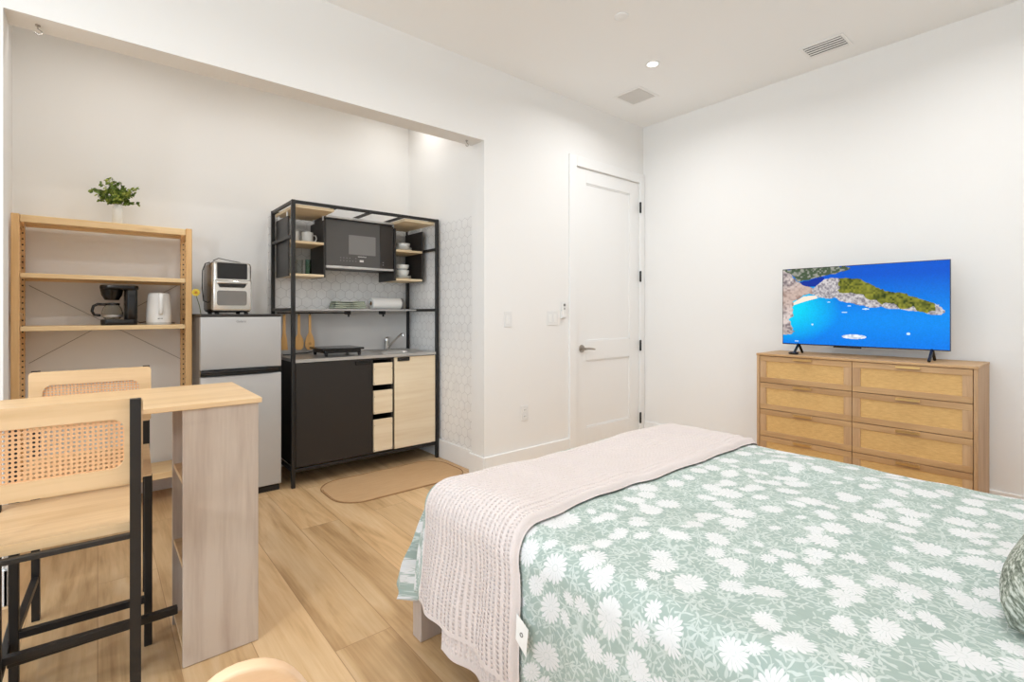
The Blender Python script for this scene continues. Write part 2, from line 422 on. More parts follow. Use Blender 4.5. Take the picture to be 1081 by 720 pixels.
# door casing and door
bm = B()
add_box(bm, (DX0-CW, A-.018, 0), (DX0, A, DZ+CW), .003, 1); add_box(bm, (DX1, A-.018, 0), (BX-.004, A, DZ+CW), .003, 1); add_box(bm, (DX0, A-.018, DZ), (DX1, A, DZ+CW), .003, 1)
struct(obj('trim_3', bm, M_trim))
def door():
    y0, y1 = A+.002, A+.041; x0, x1, z1 = DX0+.0025, DX1-.0025, DZ-.002
    st = .135
    bm = B()
    add_box(bm, (x0, y0+.012, .012), (x1, y1, z1))                       # the thin field
    for a, b in (((x0, .012), (x0+st, z1)), ((x1-st, .012), (x1, z1)), ((x0+st, z1-.12), (x1-st, z1)), ((x0+st, .787), (x1-st, .952)), ((x0+st, .012), (x1-st, .201))):
        add_box(bm, (a[0], y0, a[1]), (b[0], y0+.0125, b[1]), .0015, 1)
    for z0, zz in ((.201, .787), (.952, z1-.12)):                        # bead round each panel
        for a, b in (((x0+st, z0), (x0+st+.012, zz)), ((x1-st-.012, z0), (x1-st, zz)), ((x0+st, z0), (x1-st, z0+.012)), ((x0+st, zz-.012), (x1-st, zz))):
            add_box(bm, (a[0], y0+.006, a[1]), (b[0], y0+.0125, b[1]), .002, 1)
    d = struct(obj('door_1', bm, M_trim))
    hb = B(); hx, hz = x0+.075, .89
    add_lathe(hb, [(0, -.008), (.031, -.008), (.033, -.003), (.033, 0), (0, 0)], (hx, y0, hz), 24, 'y')
    add_tube(hb, [(hx, y0-.005, hz), (hx, y0-.05, hz)], .011, 12)
    add_tube(hb, [(hx-.008, y0-.05, hz), (hx+.03, y0-.052, hz+.002), (hx+.075, y0-.05, hz-.002), (hx+.12, y0-.046, hz-.008)], [.011,.010,.009,.007], 10)
    o = obj('door_handle', hb, M_nickel, d, True); o['label'] = 'satin nickel lever handle'
    for z in (2.209, 1.547, .885, .19):
        h = B(); add_box(h, (DX1-.0125, A-.022, z-.05), (DX1+.0105, A-.017, z+.05)); add_tube(h, [(DX1-.001, A-.024, z-.052), (DX1-.001, A-.024, z+.052)], .0065, 8)
        obj('hinge', h, M_hinge, d)['label'] = 'black hinge'
door()

# ------------------------------------------------------------------ ceiling fittings
t = thing('recessed_light', 'small round lit recessed ceiling light between vent and access panel', 'ceiling light', (3.084, 2.106, H))
obj('trim_ring', lathe([(.037, 0), (.052, 0), (.054, -.003), (.046, -.006), (.037, -.004)], (3.084, 2.106, H), 32), M_white, t, True)
obj('diffuser', lathe([(0, -.002), (.038, -.002), (.038, 0), (0, 0)], (3.084, 2.106, H), 32), M_lamp, t, True)
# supply vent
vx0, vx1, vy0, vy1 = 3.695, 3.858, 1.105, 1.33
t = thing('air_vent', 'white rectangular louvred air vent on the ceiling', 'vent', ((vx0+vx1)/2, (vy0+vy1)/2, H))
bm = B()
for a, b in (((vx0-.02, vy0-.02), (vx1+.02, vy0)), ((vx0-.02, vy1), (vx1+.02, vy1+.02)), ((vx0-.02, vy0), (vx0, vy1)), ((vx1, vy0), (vx1+.02, vy1))): add_box(bm, (a[0], a[1], H-.007), (b[0], b[1], H-.0005), .0015, 1)
obj('frame', bm, M_trim, t)
obj('backing', box((vx0, vy0, H-.002), (vx1, vy1, H-.0006)), M_hinge, t)['label'] = 'black sheet standing in for shade behind louvres'  # flat black takes the place of the shaded duct opening
for i in range(5):
    x = vx0 + (i+.5)*(vx1-vx0)/5
    obj('slat', box((x-.0088, vy0, H-.0085), (x+.0088, vy1, H-.007)), M_trim, t)
px0, px1, py0, py1 = 3.325, 3.555, 2.40, 2.62
t = thing('access_panel', 'flush square ceiling panel near the corner over the door', 'access panel', ((px0+px1)/2, (py0+py1)/2, H))
bm = B()
for a, b in (((px0-.025, py0-.025), (px1+.025, py0)), ((px0-.025, py1), (px1+.025, py1+.025)), ((px0-.025, py0), (px0, py1)), ((px1, py0), (px1+.025, py1))): add_box(bm, (a[0], a[1], H-.004), (b[0], b[1], H-.0005), .001, 1)
obj('frame', bm, M_trim, t)
obj('grille', box((px0+.004, py0+.004, H-.003), (px1-.004, py1-.004, H-.0005)), plain('grille_grey_white', (212,210,207), .6), t)
tag(recentre(obj('sprinkler_cover', lathe([(0, -.012), (.03, -.012), (.042, -.006), (.042, -.0005), (0, -.0005)], (2.441, 1.888, H), 28), M_ceil, None, True)), 'small round white cover plate on the ceiling', 'ceiling cover')
for x, lab in ((-.20, 'small metal hook under the header near the pine shelving'), (2.055, 'small metal hook under the header near the wall end')):
    tag(recentre(obj('ceiling_hook', add_tube(lathe([(0, 0), (.009, 0), (.009, -.005), (0, -.005)], (x, 2.975, HD-.0006), 12), [(x, 2.975, HD-.004), (x, 2.975, HD-.016), (x+.012, 2.975, HD-.024), (x+.014, 2.975, HD-.036), (x, 2.975, HD-.042), (x-.010, 2.975, HD-.034)], .0028, 6), M_nickel, None, True)), lab, 'hook')

# ------------------------------------------------------------------ wall plates
M_plate = plain('switch_plate_white', (231,231,230), .4)
def plate(name, x, z, w, h, lab, cat, rockers, yy=A):
    t = thing(name, lab, cat, (x, yy, z-h/2))
    obj('plate', box((x-w/2, yy-.006, z-h/2), (x+w/2, yy-.0004, z+h/2), .002, 2), M_plate, t)
    return t
t = plate('light_switch', 2.373, 1.15, .072, .115, 'single white rocker switch on the wall between opening and door', 'light switch', 1)
obj('rocker', box((2.373-.016, A-.009, 1.117), (2.373+.016, A-.005, 1.183), .002, 2), M_white, t)
t = plate('light_switch', 2.842, 1.154, .118, .115, 'double white rocker switch plate below the white remote by the door', 'light switch', 2)
for dx in (-.026, .026): obj('rocker', box((2.842+dx-.016, A-.009, 1.121), (2.842+dx+.016, A-.005, 1.187), .002, 2), M_white, t)
t = plate('wall_outlet', 2.539, .422, .072, .115, 'white power outlet low on the wall above the baseboard', 'outlet', 0)
for dz in (-.025, .025):
    s_ = obj('socket', box((2.539-.016, A-.008, .422+dz-.015), (2.539+.016, A-.005, .422+dz+.015), .002, 2), M_white, t)
    sl = B()
    for dx in (-.006, .006): add_box(sl, (2.539+dx-.0012, A-.0086, .422+dz-.005), (2.539+dx+.0012, A-.0078, .422+dz+.006))
    obj('slot', sl, M_hinge, s_)
t = thing('remote_control', 'slim white fan remote in a wall cradle beside the door casing', 'remote control', (2.955, A, 1.155))
obj('cradle', box((2.930, A-.018, 1.150), (2.980, A+.001, 1.215), .004, 2), M_white, t)
obj('handset', box((2.934, A-.028, 1.158), (2.976, A-.019, 1.285), .004, 2), M_white, t)
obj('button', lathe([(0, -.003), (.011, -.003), (.012, 0), (0, 0)], (2.955, A-.0285, 1.262), 16, 'y'), M_grey, t)
obj('button', lathe([(0, -.003), (.008, -.003), (.009, 0), (0, 0)], (2.955, A-.0285, 1.232), 16, 'y'), plain('light_grey_button', (170,168,166), .5), t)

# ------------------------------------------------------------------ pine shelving unit
X0, X1, Y0, Y1, ZT = -.362, .470, 3.80, 4.095, 1.742
pw, pd = .034, .044
t = thing('shelving_unit', 'tall open pine shelving unit with peg holed uprights beside the fridge', 'shelving unit', ((X0+X1)/2, (Y0+Y1)/2, 0))
for x in (X0, X1-pw):
    for y in (Y0, Y1-pd):
        p = obj('post', box((x, y, 0), (x+pw, y+pd, ZT), .003, 1), M_pine_z, t)
        bm = B(); fx = x+pw if x == X0 else x; sg = .0005 if x == X0 else -.0005
        for i in range(48):                                            # holes in the inner side and in the front face
            z = .10 + i*.034
            bm.faces.new([bm.verts.new((fx+sg, y+pd*.5+.005*math.cos(q*PI/4), z+.005*math.sin(q*PI/4))) for q in range(8)])
            if y > Y0: bm.faces.new([bm.verts.new((x+pw*(.76 if x == X0 else .42)+.0045*math.cos(q*PI/4), y-.0005, z+.005*math.sin(q*PI/4))) for q in range(8)])
        obj('peg_holes', bm, M_dark, p)['kind'] = 'stuff'
    for z in (.07, .62, 1.18, 1.70): obj('rung', box((x+.007, Y0+pd, z-.018), (x+pw-.007, Y1-pd, z+.018)), M_pine_z, t)
SHELVES = (1.738, 1.418, 1.123, .195)
for z in SHELVES:
    bm = B(); a, b = X0+pw+.002, X1-pw-.002
    add_box(bm, (a, Y0+.004, z-.018), (b, Y1-.006, z), .002, 1)
    add_box(bm, (a, Y0+.002, z-(.04 if z < .5 or z > 1.6 else .026)), (b, Y0+.020, z-.001), .002, 1); add_box(bm, (a, Y1-.022, z-.032), (b, Y1-.004, z-.001), .002, 1)
    obj('shelf', bm, M_pine_x, t)
yb = Y1+.003
obj('cross_brace', tube([(X0+.05, yb-.006, 1.36), (X1-.03, yb-.006, .88)], .0018, 6), M_wire, t)['label'] = 'thin grey metal brace'
obj('cross_brace', tube([(X0+.05, yb-.013, .90), (X1-.03, yb-.013, 1.40)], .0018, 6), M_wire, t)['label'] = 'thin grey metal brace'

# vase with greenery on the top shelf
vx, vy, vz = .095, 3.93, 1.7385
t = thing('vase', 'slim white vase holding leafy green sprigs on top of pine shelving', 'vase', (vx, vy, vz))
obj('body', lathe([(0, 0), (.023, 0), (.026, .004), (.0265, .09), (.024, .115), (.015, .126), (.015, .132), (.012, .132), (.012, .12), (0, .118)], (vx, vy, vz), 24), M_porc, t, True)
fol, stems = B(), B()
rr = random.Random(5)
for i in range(40):
    an = rr.uniform(0, 2*PI); el = rr.uniform(.2, 1.45); L = rr.uniform(.08, .155)*(.85+.3*math.sin(el))
    if math.cos(an) > 0: L *= .92
    d = Vector((math.cos(an)*math.cos(el), math.sin(an)*math.cos(el)*.8, math.sin(el)))
    b0 = Vector((vx+math.cos(an)*.006, vy+math.sin(an)*.006, vz+.125)); pts = []
    for q in range(5):
        f = q/4; pts.append(b0 + d*(L*f) + Vector((0, 0, .015*math.sin(f*PI))) + Vector((rr.uniform(-.006,.006), rr.uniform(-.006,.006), 0))*f)
    add_tube(stems, pts, .0013, 5)
    for q in range(22):
        f = rr.uniform(.25, 1.02); k0 = min(int(f*4), 3); p = pts[k0].lerp(pts[k0+1], min(f*4-k0, 1.0))
        n = Vector((rr.uniform(-1,1), rr.uniform(-1,1), rr.uniform(-.6,1))).normalized(); u = n.orthogonal().normalized(); v = n.cross(u)
        s1 = rr.uniform(.008, .0135); s2 = s1*.62; c = p + u*s1
        q6 = [c - u*s1, c - u*.3*s1 + v*s2, c + u*.5*s1 + v*s2*.7, c + u*s1, c + u*.5*s1 - v*s2*.7, c - u*.3*s1 - v*s2]
        ctr = fol.verts.new(c + n*.0018); vs = [fol.verts.new(w) for w in q6]
        for j in range(6): fol.faces.new((ctr, vs[j], vs[(j+1) % 6]))
s_ = obj('stems', stems, plain('green_stem', (86,96,44), .6), t)
l_ = obj('foliage', fol, M_leaf, t)

# coffee maker on the third shelf
cz = 1.1235
t = thing('coffee_maker', 'black drip coffee maker with glass carafe on the pine shelf', 'coffee maker', (.10, 3.90, cz))
obj('base', prism(rrect(.012, 3.82, .19, 3.98, .03), 'xy', cz, cz+.035, .004), M_blackgloss, t, True)
obj('tower', prism(rrect(.125, 3.83, .19, 3.98, .022), 'xy', cz+.0351, cz+.215, .003), M_blackgloss, t, True)
obj('lid', prism(rrect(.008, 3.818, .196, 3.982, .04), 'xy', cz+.2155, cz+.243, .008), M_blackgloss, t, True)
obj('filter_basket', lathe([(0, 0), (.034, 0), (.050, .03), (.056, .062), (0, .062)], (.066, 3.895, cz+.153), 28), M_blackgloss, t, True)
bm = lathe([(0, .001), (.036, .001), (.050, .018), (.053, .04), (.045, .068), (.034, .085), (.031, .085), (.042, .067), (.050, .04), (.047, .019), (.034, .004), (0, .004)], (.068, 3.895, cz+.036), 28)
c_ = obj('carafe', bm, M_glass, t, True)
obj('carafe_rim', lathe([(.030, .0851), (.037, .0851), (.037, .098), (.0, .102), (0, .09), (.030, .09)], (.068, 3.895, cz+.036), 28), M_blackgloss, c_, True)
obj('carafe_band', lathe([(.0506, .012), (.0536, .014), (.0546, .026), (.052, .028)], (.068, 3.895, cz+.036), 28), M_steel, c_, True)
obj('carafe_handle', tube([(.036, 3.885, cz+.125), (.0, 3.87, cz+.127), (-.020, 3.862, cz+.115), (-.026, 3.860, cz+.085), (-.016, 3.864, cz+.062), (.012, 3.876, cz+.060)], .0062, 8, flat=.008), M_blackgloss, c_, True)
obj('switch', box((.147, 3.8265, cz+.012), (.163, 3.831, cz+.024), .001, 1), plain('red_brown_switch', (120,66,52), .4), t)
obj('power_cord', tube([(.185, 3.975, cz+.02), (.21, 3.98, cz+.012), (.25, 4.0, cz+.018), (.33, 4.02, cz+.012), (.40, 4.03, cz+.006)], .003, 6), M_black, t, True)
# kettle
kx, ky = .300, 3.885
t = thing('electric_kettle', 'white electric kettle with front handle beside the coffee maker', 'kettle', (kx, ky, cz))
obj('base', lathe([(0, 0), (.066, 0), (.068, .006), (.066, .014), (0, .014)], (kx, ky, cz), 32), plain('kettle_grey_base', (196,194,190), .4), t, True)
obj('body', lathe([(0, .0145), (.066, .0145), (.068, .03), (.065, .10), (.060, .165), (.056, .190), (0, .190)], (kx, ky, cz), 40), M_white, t, True)
obj('lid', lathe([(0, .204), (.02, .204), (.050, .199), (.054, .1905), (0, .1905)], (kx, ky, cz), 36), M_white, t, True)
obj('handle', tube([(kx+.004, ky-.048, cz+.196), (kx+.004, ky-.082, cz+.190), (kx+.004, ky-.094, cz+.165), (kx+.004, ky-.092, cz+.11), (kx+.004, ky-.084, cz+.075), (kx+.004, ky-.066, cz+.068)], .012, 10, flat=.008), M_white, t, True)
bm = B()
for i, w in enumerate((.006, .004, .006)): add_box(bm, (kx-.010+i*.009, ky-.0692, cz+.036), (kx-.010+i*.009+w, ky-.0655, cz+.042))
obj('badge', bm, M_grey, t)

# ------------------------------------------------------------------ fridge with oven on top
FX0, FX1, FY = .486, .957, 3.582
t = thing('fridge', 'small grey two door fridge with black handle strip', 'fridge', ((FX0+FX1)/2, 3.83, 0))
obj('cabinet', box((FX0+.004, FY+.05, .035), (FX1-.004, 4.07, 1.172), .004, 2), M_grey, t)
obj('top_cap', box((FX0, FY+.006, 1.1725), (FX1, 4.07, 1.19), .004, 2), M_blacklam, t)['label'] = 'thin black top cap'
d1 = obj('freezer_door', box((FX0, FY, .838), (FX1, FY+.049, 1.172), .008, 3), M_fridge, t, True)
d2 = obj('fridge_door', box((FX0, FY, .045), (FX1, FY+.049, .798), .008, 3), M_fridge, t, True)
bm = B()
add_box(bm, (FX0+.002, FY+.006, .8), (FX1-.002, FY+.048, .837)); add_prism(bm, [(FX0, FY-.012), (FX0+.06, FY-.026), (FX1-.10, FY-.026), (FX1-.02, FY-.006), (FX1-.02, FY+.004), (FX0, FY+.004)], 'xy', .812, .834, .003)
obj('door_handle', bm, M_blackgloss, t)['label'] = 'black recessed handle strip'
obj('plinth', box((FX0+.01, FY+.02, .0), (FX1-.01, 4.06, .034)), M_black, t)
text_mesh('logo', 'Galanz', .021, M_grey, d1, ((FX0+FX1)/2-.01, FY-.0005, 1.143), (PI/2, 0, 0))
# air fryer oven
OX0, OX1, OY, OZ = .552, .780, 3.60, 1.1905
t = thing('air_fryer_oven', 'chrome air fryer oven with black control panel on top of the fridge', 'air fryer', (.666, 3.75, OZ))
for x in (OX0+.03, OX1-.03):
    for y in (OY+.03, OY+.28): obj('foot', lathe([(0, 0), (.012, 0), (.014, .0105), (0, .0105)], (x, y, OZ), 12), M_black, t)
obj('body', box((OX0, OY+.012, OZ+.011), (OX1, OY+.33, OZ+.335), .024, 4), M_chrome, t, True)
obj('outer_shell', box((OX0-.003, OY+.03, OZ+.0105), (OX1+.003, OY+.332, OZ+.338), .026, 4), plain('dark_chrome_shell', (70,64,58), .25, .8), t, True)
obj('control_panel', prism(rrect(OX0+.028, OZ+.226, OX1-.028, OZ+.328, .006), 'xz', OY+.008, OY+.013), M_blackgloss, t)['label'] = 'black glass control panel'
d_ = obj('oven_door', box((OX0+.004, OY, OZ+.022), (OX1-.004, OY+.013, OZ+.218), .010, 3), plain('soft_chrome', (222,219,214), .24, .9), t, True)
obj('glass', prism(rrect(OX0+.026, OZ+.055, OX1-.032, OZ+.150, .014), 'xz', OY-.001, OY+.001), plain('smoked_oven_glass', (128,124,120), .1, .35), d_)
obj('handle', prism([(OX0+.030, OZ+.192), (OX1-.036, OZ+.192), (OX1-.046, OZ+.172), (OX0+.040, OZ+.172)], 'xz', OY-.014, OY-.0005, .003), M_blackgloss, d_)
obj('handle_lip', box((OX0+.022, OY-.016, OZ+.194), (OX1-.030, OY-.0005, OZ+.212), .004, 2), M_chrome, d_, True)
obj('power_cord', tube([(OX0+.02, OY+.10, OZ+.345), (OX0+.05, OY+.09, OZ+.362), (OX0+.10, OY+.09, OZ+.352), (OX0+.18, OY+.10, OZ+.3415)], .0025, 6), M_black, t, True)
obj('power_cord', tube([(OX0+.005, OY+.12, OZ+.335), (OX0-.02, OY+.12, OZ+.325), (OX0-.035, OY+.12, OZ+.28), (OX0-.037, OY+.12, OZ+.17), (OX0-.03, OY+.12, OZ+.085), (OX0-.005, OY+.12, OZ+.075)], .0035, 6), M_black, t, True)
t = thing('artificial_flower', 'small yellow artificial flower poking up between pine post and fridge', 'flower', (.497, 3.66, 1.1905))
fx, fy, fz = .472, 3.655, 1.326
obj('stem', tube([(.499, 3.66, 1.1905), (.492, 3.66, 1.24), (.478, 3.657, 1.29), (fx, fy+.003, fz)], .0022, 6), plain('green_wire', (96,104,60), .6), t)
bm = B()
for i in range(6):
    a = i*PI/3; add_box(bm, (fx+.013*math.cos(a)-.009, fy-.002, fz+.013*math.sin(a)-.009), (fx+.013*math.cos(a)+.009, fy+.003, fz+.013*math.sin(a)+.009), .002, 2, Matrix.Rotation(-a, 3, 'Y'))
obj('petals', bm, plain('yellow_petal', (222,196,64), .6), t)
obj('centre', lathe([(0, -.006), (.006, -.005), (.008, 0), (0, 0)], (fx, fy-.001, fz), 12, 'y'), plain('orange_centre', (206,140,60), .7), t, True)

# ------------------------------------------------------------------ kitchenette
KX0, KX1, KY, KB, KT = 1.012, 2.172, 3.548, 4.080, 1.972
ps = .025
t = thing('kitchen_rack', 'black steel open rack with posts standing against the tiled niche wall', 'kitchen rack', ((KX0+KX1)/2, (KY+KB)/2, 0))
for x in (KX0, KX1-ps):
    for y in (KY, KB-ps): obj('post', box((x, y, 0), (x+ps, y+ps, KT), .002, 1), M_black, t)
    for z in (KT, 1.736, 1.232, .13): obj('side_rail', box((x+.003, KY+ps, z-.022), (x+ps-.003, KB-ps, z), .002, 1), M_black, t)
for y in (KY, KB-ps):
    obj('top_rail', box((KX0+ps, y+.002, KT-.023), (KX1-ps, y+ps-.002, KT-.001), .002, 1), M_black, t)
obj('bottom_rail', box((KX0+ps, KY+.002, .107), (KX1-ps, KY+ps-.004, .128), .002, 1), M_black, t)
for x in (1.322, 1.592, 1.862): obj('top_crossbar', box((x-.009, KY+ps, KT-.022), (x+.009, KB-ps, KT-.004), .001, 1), M_black, t)
for x0, x1 in ((KX0+ps+.002, 1.311), (1.873, KX1-ps-.002)): obj('top_board', box((x0, KY+ps+.002, KT-.045), (x1, KB-ps-.002, KT-.024), .001, 1), M_ash_s, t)['label'] = 'pale wood top board'
obj('metal_shelf', box((KX0+ps+.001, 3.88, 1.214), (KX1-ps-.001, KB-ps-.001, 1.228), .002, 1), plain('pale_grey_shelf', (196,194,192), .45, .2), t)['label'] = 'thin pale grey metal shelf'
r_ = obj('utensil_rail', tube([(KX0+ps, 4.0, 1.196), (1.56, 4.0, 1.196)], .004, 8), M_black, t)
for x in (1.56, 1.86): obj('bracket', add_box(box((x-.006, 3.90, 1.185), (x+.006, 4.01, 1.2135), .001, 1), (x-.006, 3.93, 1.165), (x+.006, 3.94, 1.19)), M_black, t)
obj('back_panel', box((KX0+ps+.004, 4.060, .88), (KX1-ps-.004, 4.068, 1.213)), plain('grey_back_panel', (192,190,188), .5), t)['label'] = 'plain light grey back panel'

ZB, ZTOP, CB = .132, .853, 4.052
def carcass(parent, x0, x1, top=True):
    bm = B()
    add_box(bm, (x0, KY+.03, ZB), (x0+.014, CB, ZTOP)); add_box(bm, (x1-.014, KY+.03, ZB), (x1, CB, ZTOP))
    add_box(bm, (x0+.014, KY+.03, ZB), (x1-.014, CB, ZB+.014))
    if top: add_box(bm, (x0+.014, KY+.03, ZTOP-.014), (x1-.014, CB, ZTOP))
    add_box(bm, (x0+.014, CB-.008, ZB+.014), (x1-.014, CB, ZTOP-.014))
    return obj('carcass', bm, M_blacklam, parent)
t = thing('base_cabinet', 'wide matt black door base cabinet next to the fridge', 'cabinet', (1.31, 3.8, ZB))
carcass(t, 1.039, 1.592)
d_ = obj('door', box((1.041, KY+.010, ZB+.004), (1.590, KY+.028, ZTOP-.004), .001, 1), M_blacklam, t)
obj('handle', prism([(KY-.004, .838), (KY+.0095, .838), (KY+.0095, .815), (KY+.004, .812), (KY-.004, .815)], 'yz', 1.46, 1.575), M_blackgloss, d_)
t = thing('drawer_unit', 'narrow black drawer unit with three pale wood fronts under the worktop', 'drawer unit', (1.683, 3.8, ZB))
carcass(t, 1.5935, 1.772)
for z0, z1 in ((.648, .815), (.428, .605), (.142, .385)):
    f_ = obj('drawer', box((1.606, KY+.010, z0), (1.760, KY+.028, z1), .001, 1), M_ash_x, t)
    f_['label'] = 'pale wood drawer front'
    for x in (1.613, 1.753):
        for z in (z0+.012, z1-.045): obj('screw', lathe([(0, -.001), (.0035, -.001), (.0035, 0), (0, 0)], (x, KY+.0098, z), 8, 'y'), M_nickel, f_)
t = thing('sink_cabinet', 'black base cabinet with one large pale wood door below the sink', 'cabinet', (1.96, 3.8, ZB))
carcass(t, 1.7735, 2.145, False)
d_ = obj('door', box((1.779, KY+.010, ZB+.004), (2.143, KY+.028, ZTOP-.004), .001, 1), M_ash_x, t)
d_['label'] = 'large pale wood door'
obj('handle', prism([(KY-.004, .848), (KY+.0095, .848), (KY+.0095, .822), (KY+.004, .818), (KY-.004, .822)], 'yz', 1.80, 1.90), M_blackgloss, d_)
# worktop with sink and tap
WX0, WX1, WY0, WY1, WZ0, WZ1 = 1.0385, 2.1455, KY+.004, 4.0585, .8545, .877
HX0, HX1, HY0, HY1 = 1.70, 2.10, 3.62, 3.945
t = thing('worktop', 'stainless steel worktop with inset sink over the base cabinets', 'worktop', (1.59, 3.8, WZ0))
bm = B()
for a, b in (((WX0, WY0), (HX0, WY1)), ((HX1, WY0), (WX1, WY1)), ((HX0, WY0), (HX1, HY0)), ((HX0, HY1), (HX1, WY1))): add_box(bm, (a[0], a[1], WZ0), (b[0], b[1], WZ1))
obj('slab', bm, M_steel, t)
bm = B(); rings = []
for off, z, dx in ((.018, WZ1+.0005, 0), (.014, WZ1+.005, 0), (.0, WZ1+.005, 0), (-.008, WZ1-.006, 0), (-.012, WZ1-.012, .095), (-.02, .752, .10), (-.05, .738, .10)):
    rings.append([bm.verts.new((x, y, z)) for x, y in rrect(HX0-off+dx, HY0-off, HX1+off, HY1+off, .06, 6)])
for a, b in zip(rings, rings[1:]):
    for j in range(len(a)): bm.faces.new((a[j], a[(j+1) % len(a)], b[(j+1) % len(a)], b[j]))
bm.faces.new(rings[-1])
b_ = obj('sink_basin', bm, M_steel, t, True)
obj('drain', lathe([(0, .006), (.012, .006), (.034, .002), (.036, 0), (0, 0)], (1.95, 3.78, .7385), 20), M_chrome, b_, True)
fb = (1.925, 4.005)
bm = lathe([(0, 0), (.026, 0), (.026, .006), (.021, .01), (.021, .075), (.022, .085), (.018, .10), (0, .103)], (fb[0], fb[1], WZ1), 20)
f_ = obj('tap', bm, M_chrome, t, True)
obj('spout', tube([(fb[0]+.008, fb[1]-.012, WZ1+.022), (fb[0]+.03, fb[1]-.055, WZ1+.066), (fb[0]+.055, fb[1]-.10, WZ1+.112), (fb[0]+.072, fb[1]-.135, WZ1+.140), (fb[0]+.08, fb[1]-.15, WZ1+.138), (fb[0]+.081, fb[1]-.152, WZ1+.120)], .0095, 10), M_chrome, f_, True)
obj('lever', tube([(fb[0], fb[1], WZ1+.098), (fb[0]-.004, fb[1]+.01, WZ1+.108), (fb[0]+.012, fb[1]-.03, WZ1+.112)], .006, 8), M_chrome, f_, True)
# portable hot plate
t = thing('hot_plate', 'black portable hot plate with cord standing on the steel worktop', 'hot plate', (1.40, 3.77, WZ1))
hz = WZ1+.0005
for x in (1.28, 1.53):
    for y in (3.65, 3.89): obj('foot', lathe([(0, 0), (.010, 0), (.014, .022), (0, .022)], (x, y, hz), 12), M_black, t)
obj('body', prism(rrect(1.262, 3.635, 1.545, 3.905, .02), 'xy', hz+.0225, hz+.045, .005), M_blackgloss, t, True)
obj('glass_top', prism(rrect(1.242, 3.62, 1.562, 3.92, .014), 'xy', hz+.0455, hz+.060, .004), M_blackgloss, t, True)
obj('power_cord', tube([(1.28, 3.90, hz+.03), (1.24, 3.95, hz+.012), (1.18, 3.96, hz+.012), (1.12, 3.95, hz+.006), (1.06, 3.93, hz+.006)], .0035, 6), M_black, t, True)

# hanging wooden utensils
def utensil(x, kind, lab):
    z1 = 1.186; y = 3.988
    t = thing('wooden_'+kind, lab, kind, (x, y, z1-.28), 'wooden utensils on the rail')
    bm = B()
    outline = {'spatula': [(-.007, .0), (-.009, -.14), (-.016, -.19), (-.021, -.27), (.021, -.27), (.016, -.19), (.009, -.14), (.007, .0)],
               'spoon': [(-.007, 0), (-.008, -.15), (-.024, -.19), (-.029, -.225), (-.024, -.258), (-.010, -.274), (.010, -.274), (.024, -.258), (.029, -.225), (.024, -.19), (.008, -.15), (.007, 0)],
               'ladle': [(-.007, 0), (-.008, -.14), (-.020, -.175), (-.028, -.215), (-.028, -.25), (-.014, -.276), (.014, -.276), (.028, -.25), (.028, -.215), (.020, -.175), (.008, -.14), (.007, 0)]}[kind]
    add_prism(bm, [(x+a*1.28, z1+b) for a, b in outline], 'xz', y-.004, y+.004, .002)
    o = obj('blade', bm, M_utensil, t, True)
    if kind == 'ladle': obj('opening', lathe([(0, -.001), (.011, -.001), (.011, 0), (0, 0)], (x, y-.0042, z1-.228), 16, 'y'), plain('inset_wood', (190,140,80), .6), t)
    obj('hook', tube([(x, y-.005, z1-.008), (x, y-.006, z1+.004), (x, y+.004, z1+.0150), (x, y+.016, z1+.0150), (x, y+.019, z1+.006)], .002, 6), M_black, t)
    return t
utensil(1.083, 'spatula', 'flat wooden spatula hanging between the fridge and the frame post')
utensil(1.190, 'spoon', 'plain wooden spoon hanging from the rail just past the frame post')
utensil(1.272, 'ladle', 'wooden spoon with a hole, furthest along the rail from the fridge')

# open shelf units in the top of the frame
def shelf_unit(x0, x1, lab):
    t = thing('wall_shelf_unit', lab, 'shelf unit', ((x0+x1)/2, 3.9, 1.465))
    for x in (x0, x1-.014): obj('side_panel', box((x, 3.752, 1.463), (x+.014, 4.052, 1.892), .001, 1), M_blacklam, t)
    for z in (1.722, 1.483): obj('shelf', box((x0+.0145, 3.745, z-.018), (x1-.0145, 4.052, z), .001, 1), M_ash_s, t)['label'] = 'pale wood shelf'
    for x in (x0+.004, x1-.010):
        for y in (3.79, 4.0): obj('hanger', box((x, y-.008, 1.893), (x+.006, y+.008, KT-.0455)), M_white, t)
    return t
shelf_unit(1.042, 1.311, 'black sided two tier shelf unit with mugs and glasses above the utensils')
shelf_unit(1.873, 2.142, 'black sided two tier shelf unit with stacked white dishes')
# microwave
MX0, MX1, MY, MZ0, MZ1 = 1.316, 1.868, 3.76, 1.538, 1.935
t = thing('microwave', 'black glass fronted built-in microwave with steel trim hung in the frame', 'microwave', ((MX0+MX1)/2, 3.9, MZ0))
obj('body', box((MX0+.002, MY+.02, MZ0+.004), (MX1-.002, 4.05, MZ1-.004), .002, 1), M_blacklam, t)
obj('door', box((MX0, MY, MZ0+.019), (MX0+.432, MY+.0195, MZ1-.032), .001, 1), plain('smoky_door_glass', (84,82,80), .2), t)
obj('control_column', box((MX0+.434, MY, MZ0+.019), (MX1, MY+.0195, MZ1-.032), .001, 1), plain('reflection_brown_glass', (44,37,31), .12), t)  # brownish dark reflection put into the glass colour
obj('window', prism(rrect(1.492, 1.652, 1.712, 1.802, .004), 'xz', MY-.0012, MY-.0002), plain('grey_mesh_window', (128,126,124), .2), t)
obj('bottom_trim', box((MX0, MY-.006, MZ0), (MX1, MY+.0195, MZ0+.018), .002, 1), M_steel, t)['label'] = 'steel bottom trim'
obj('top_trim', box((MX0, MY-.006, MZ1-.017), (MX1, MY+.0195, MZ1), .002, 1), M_steel, t)['label'] = 'steel top trim'
bm = B()
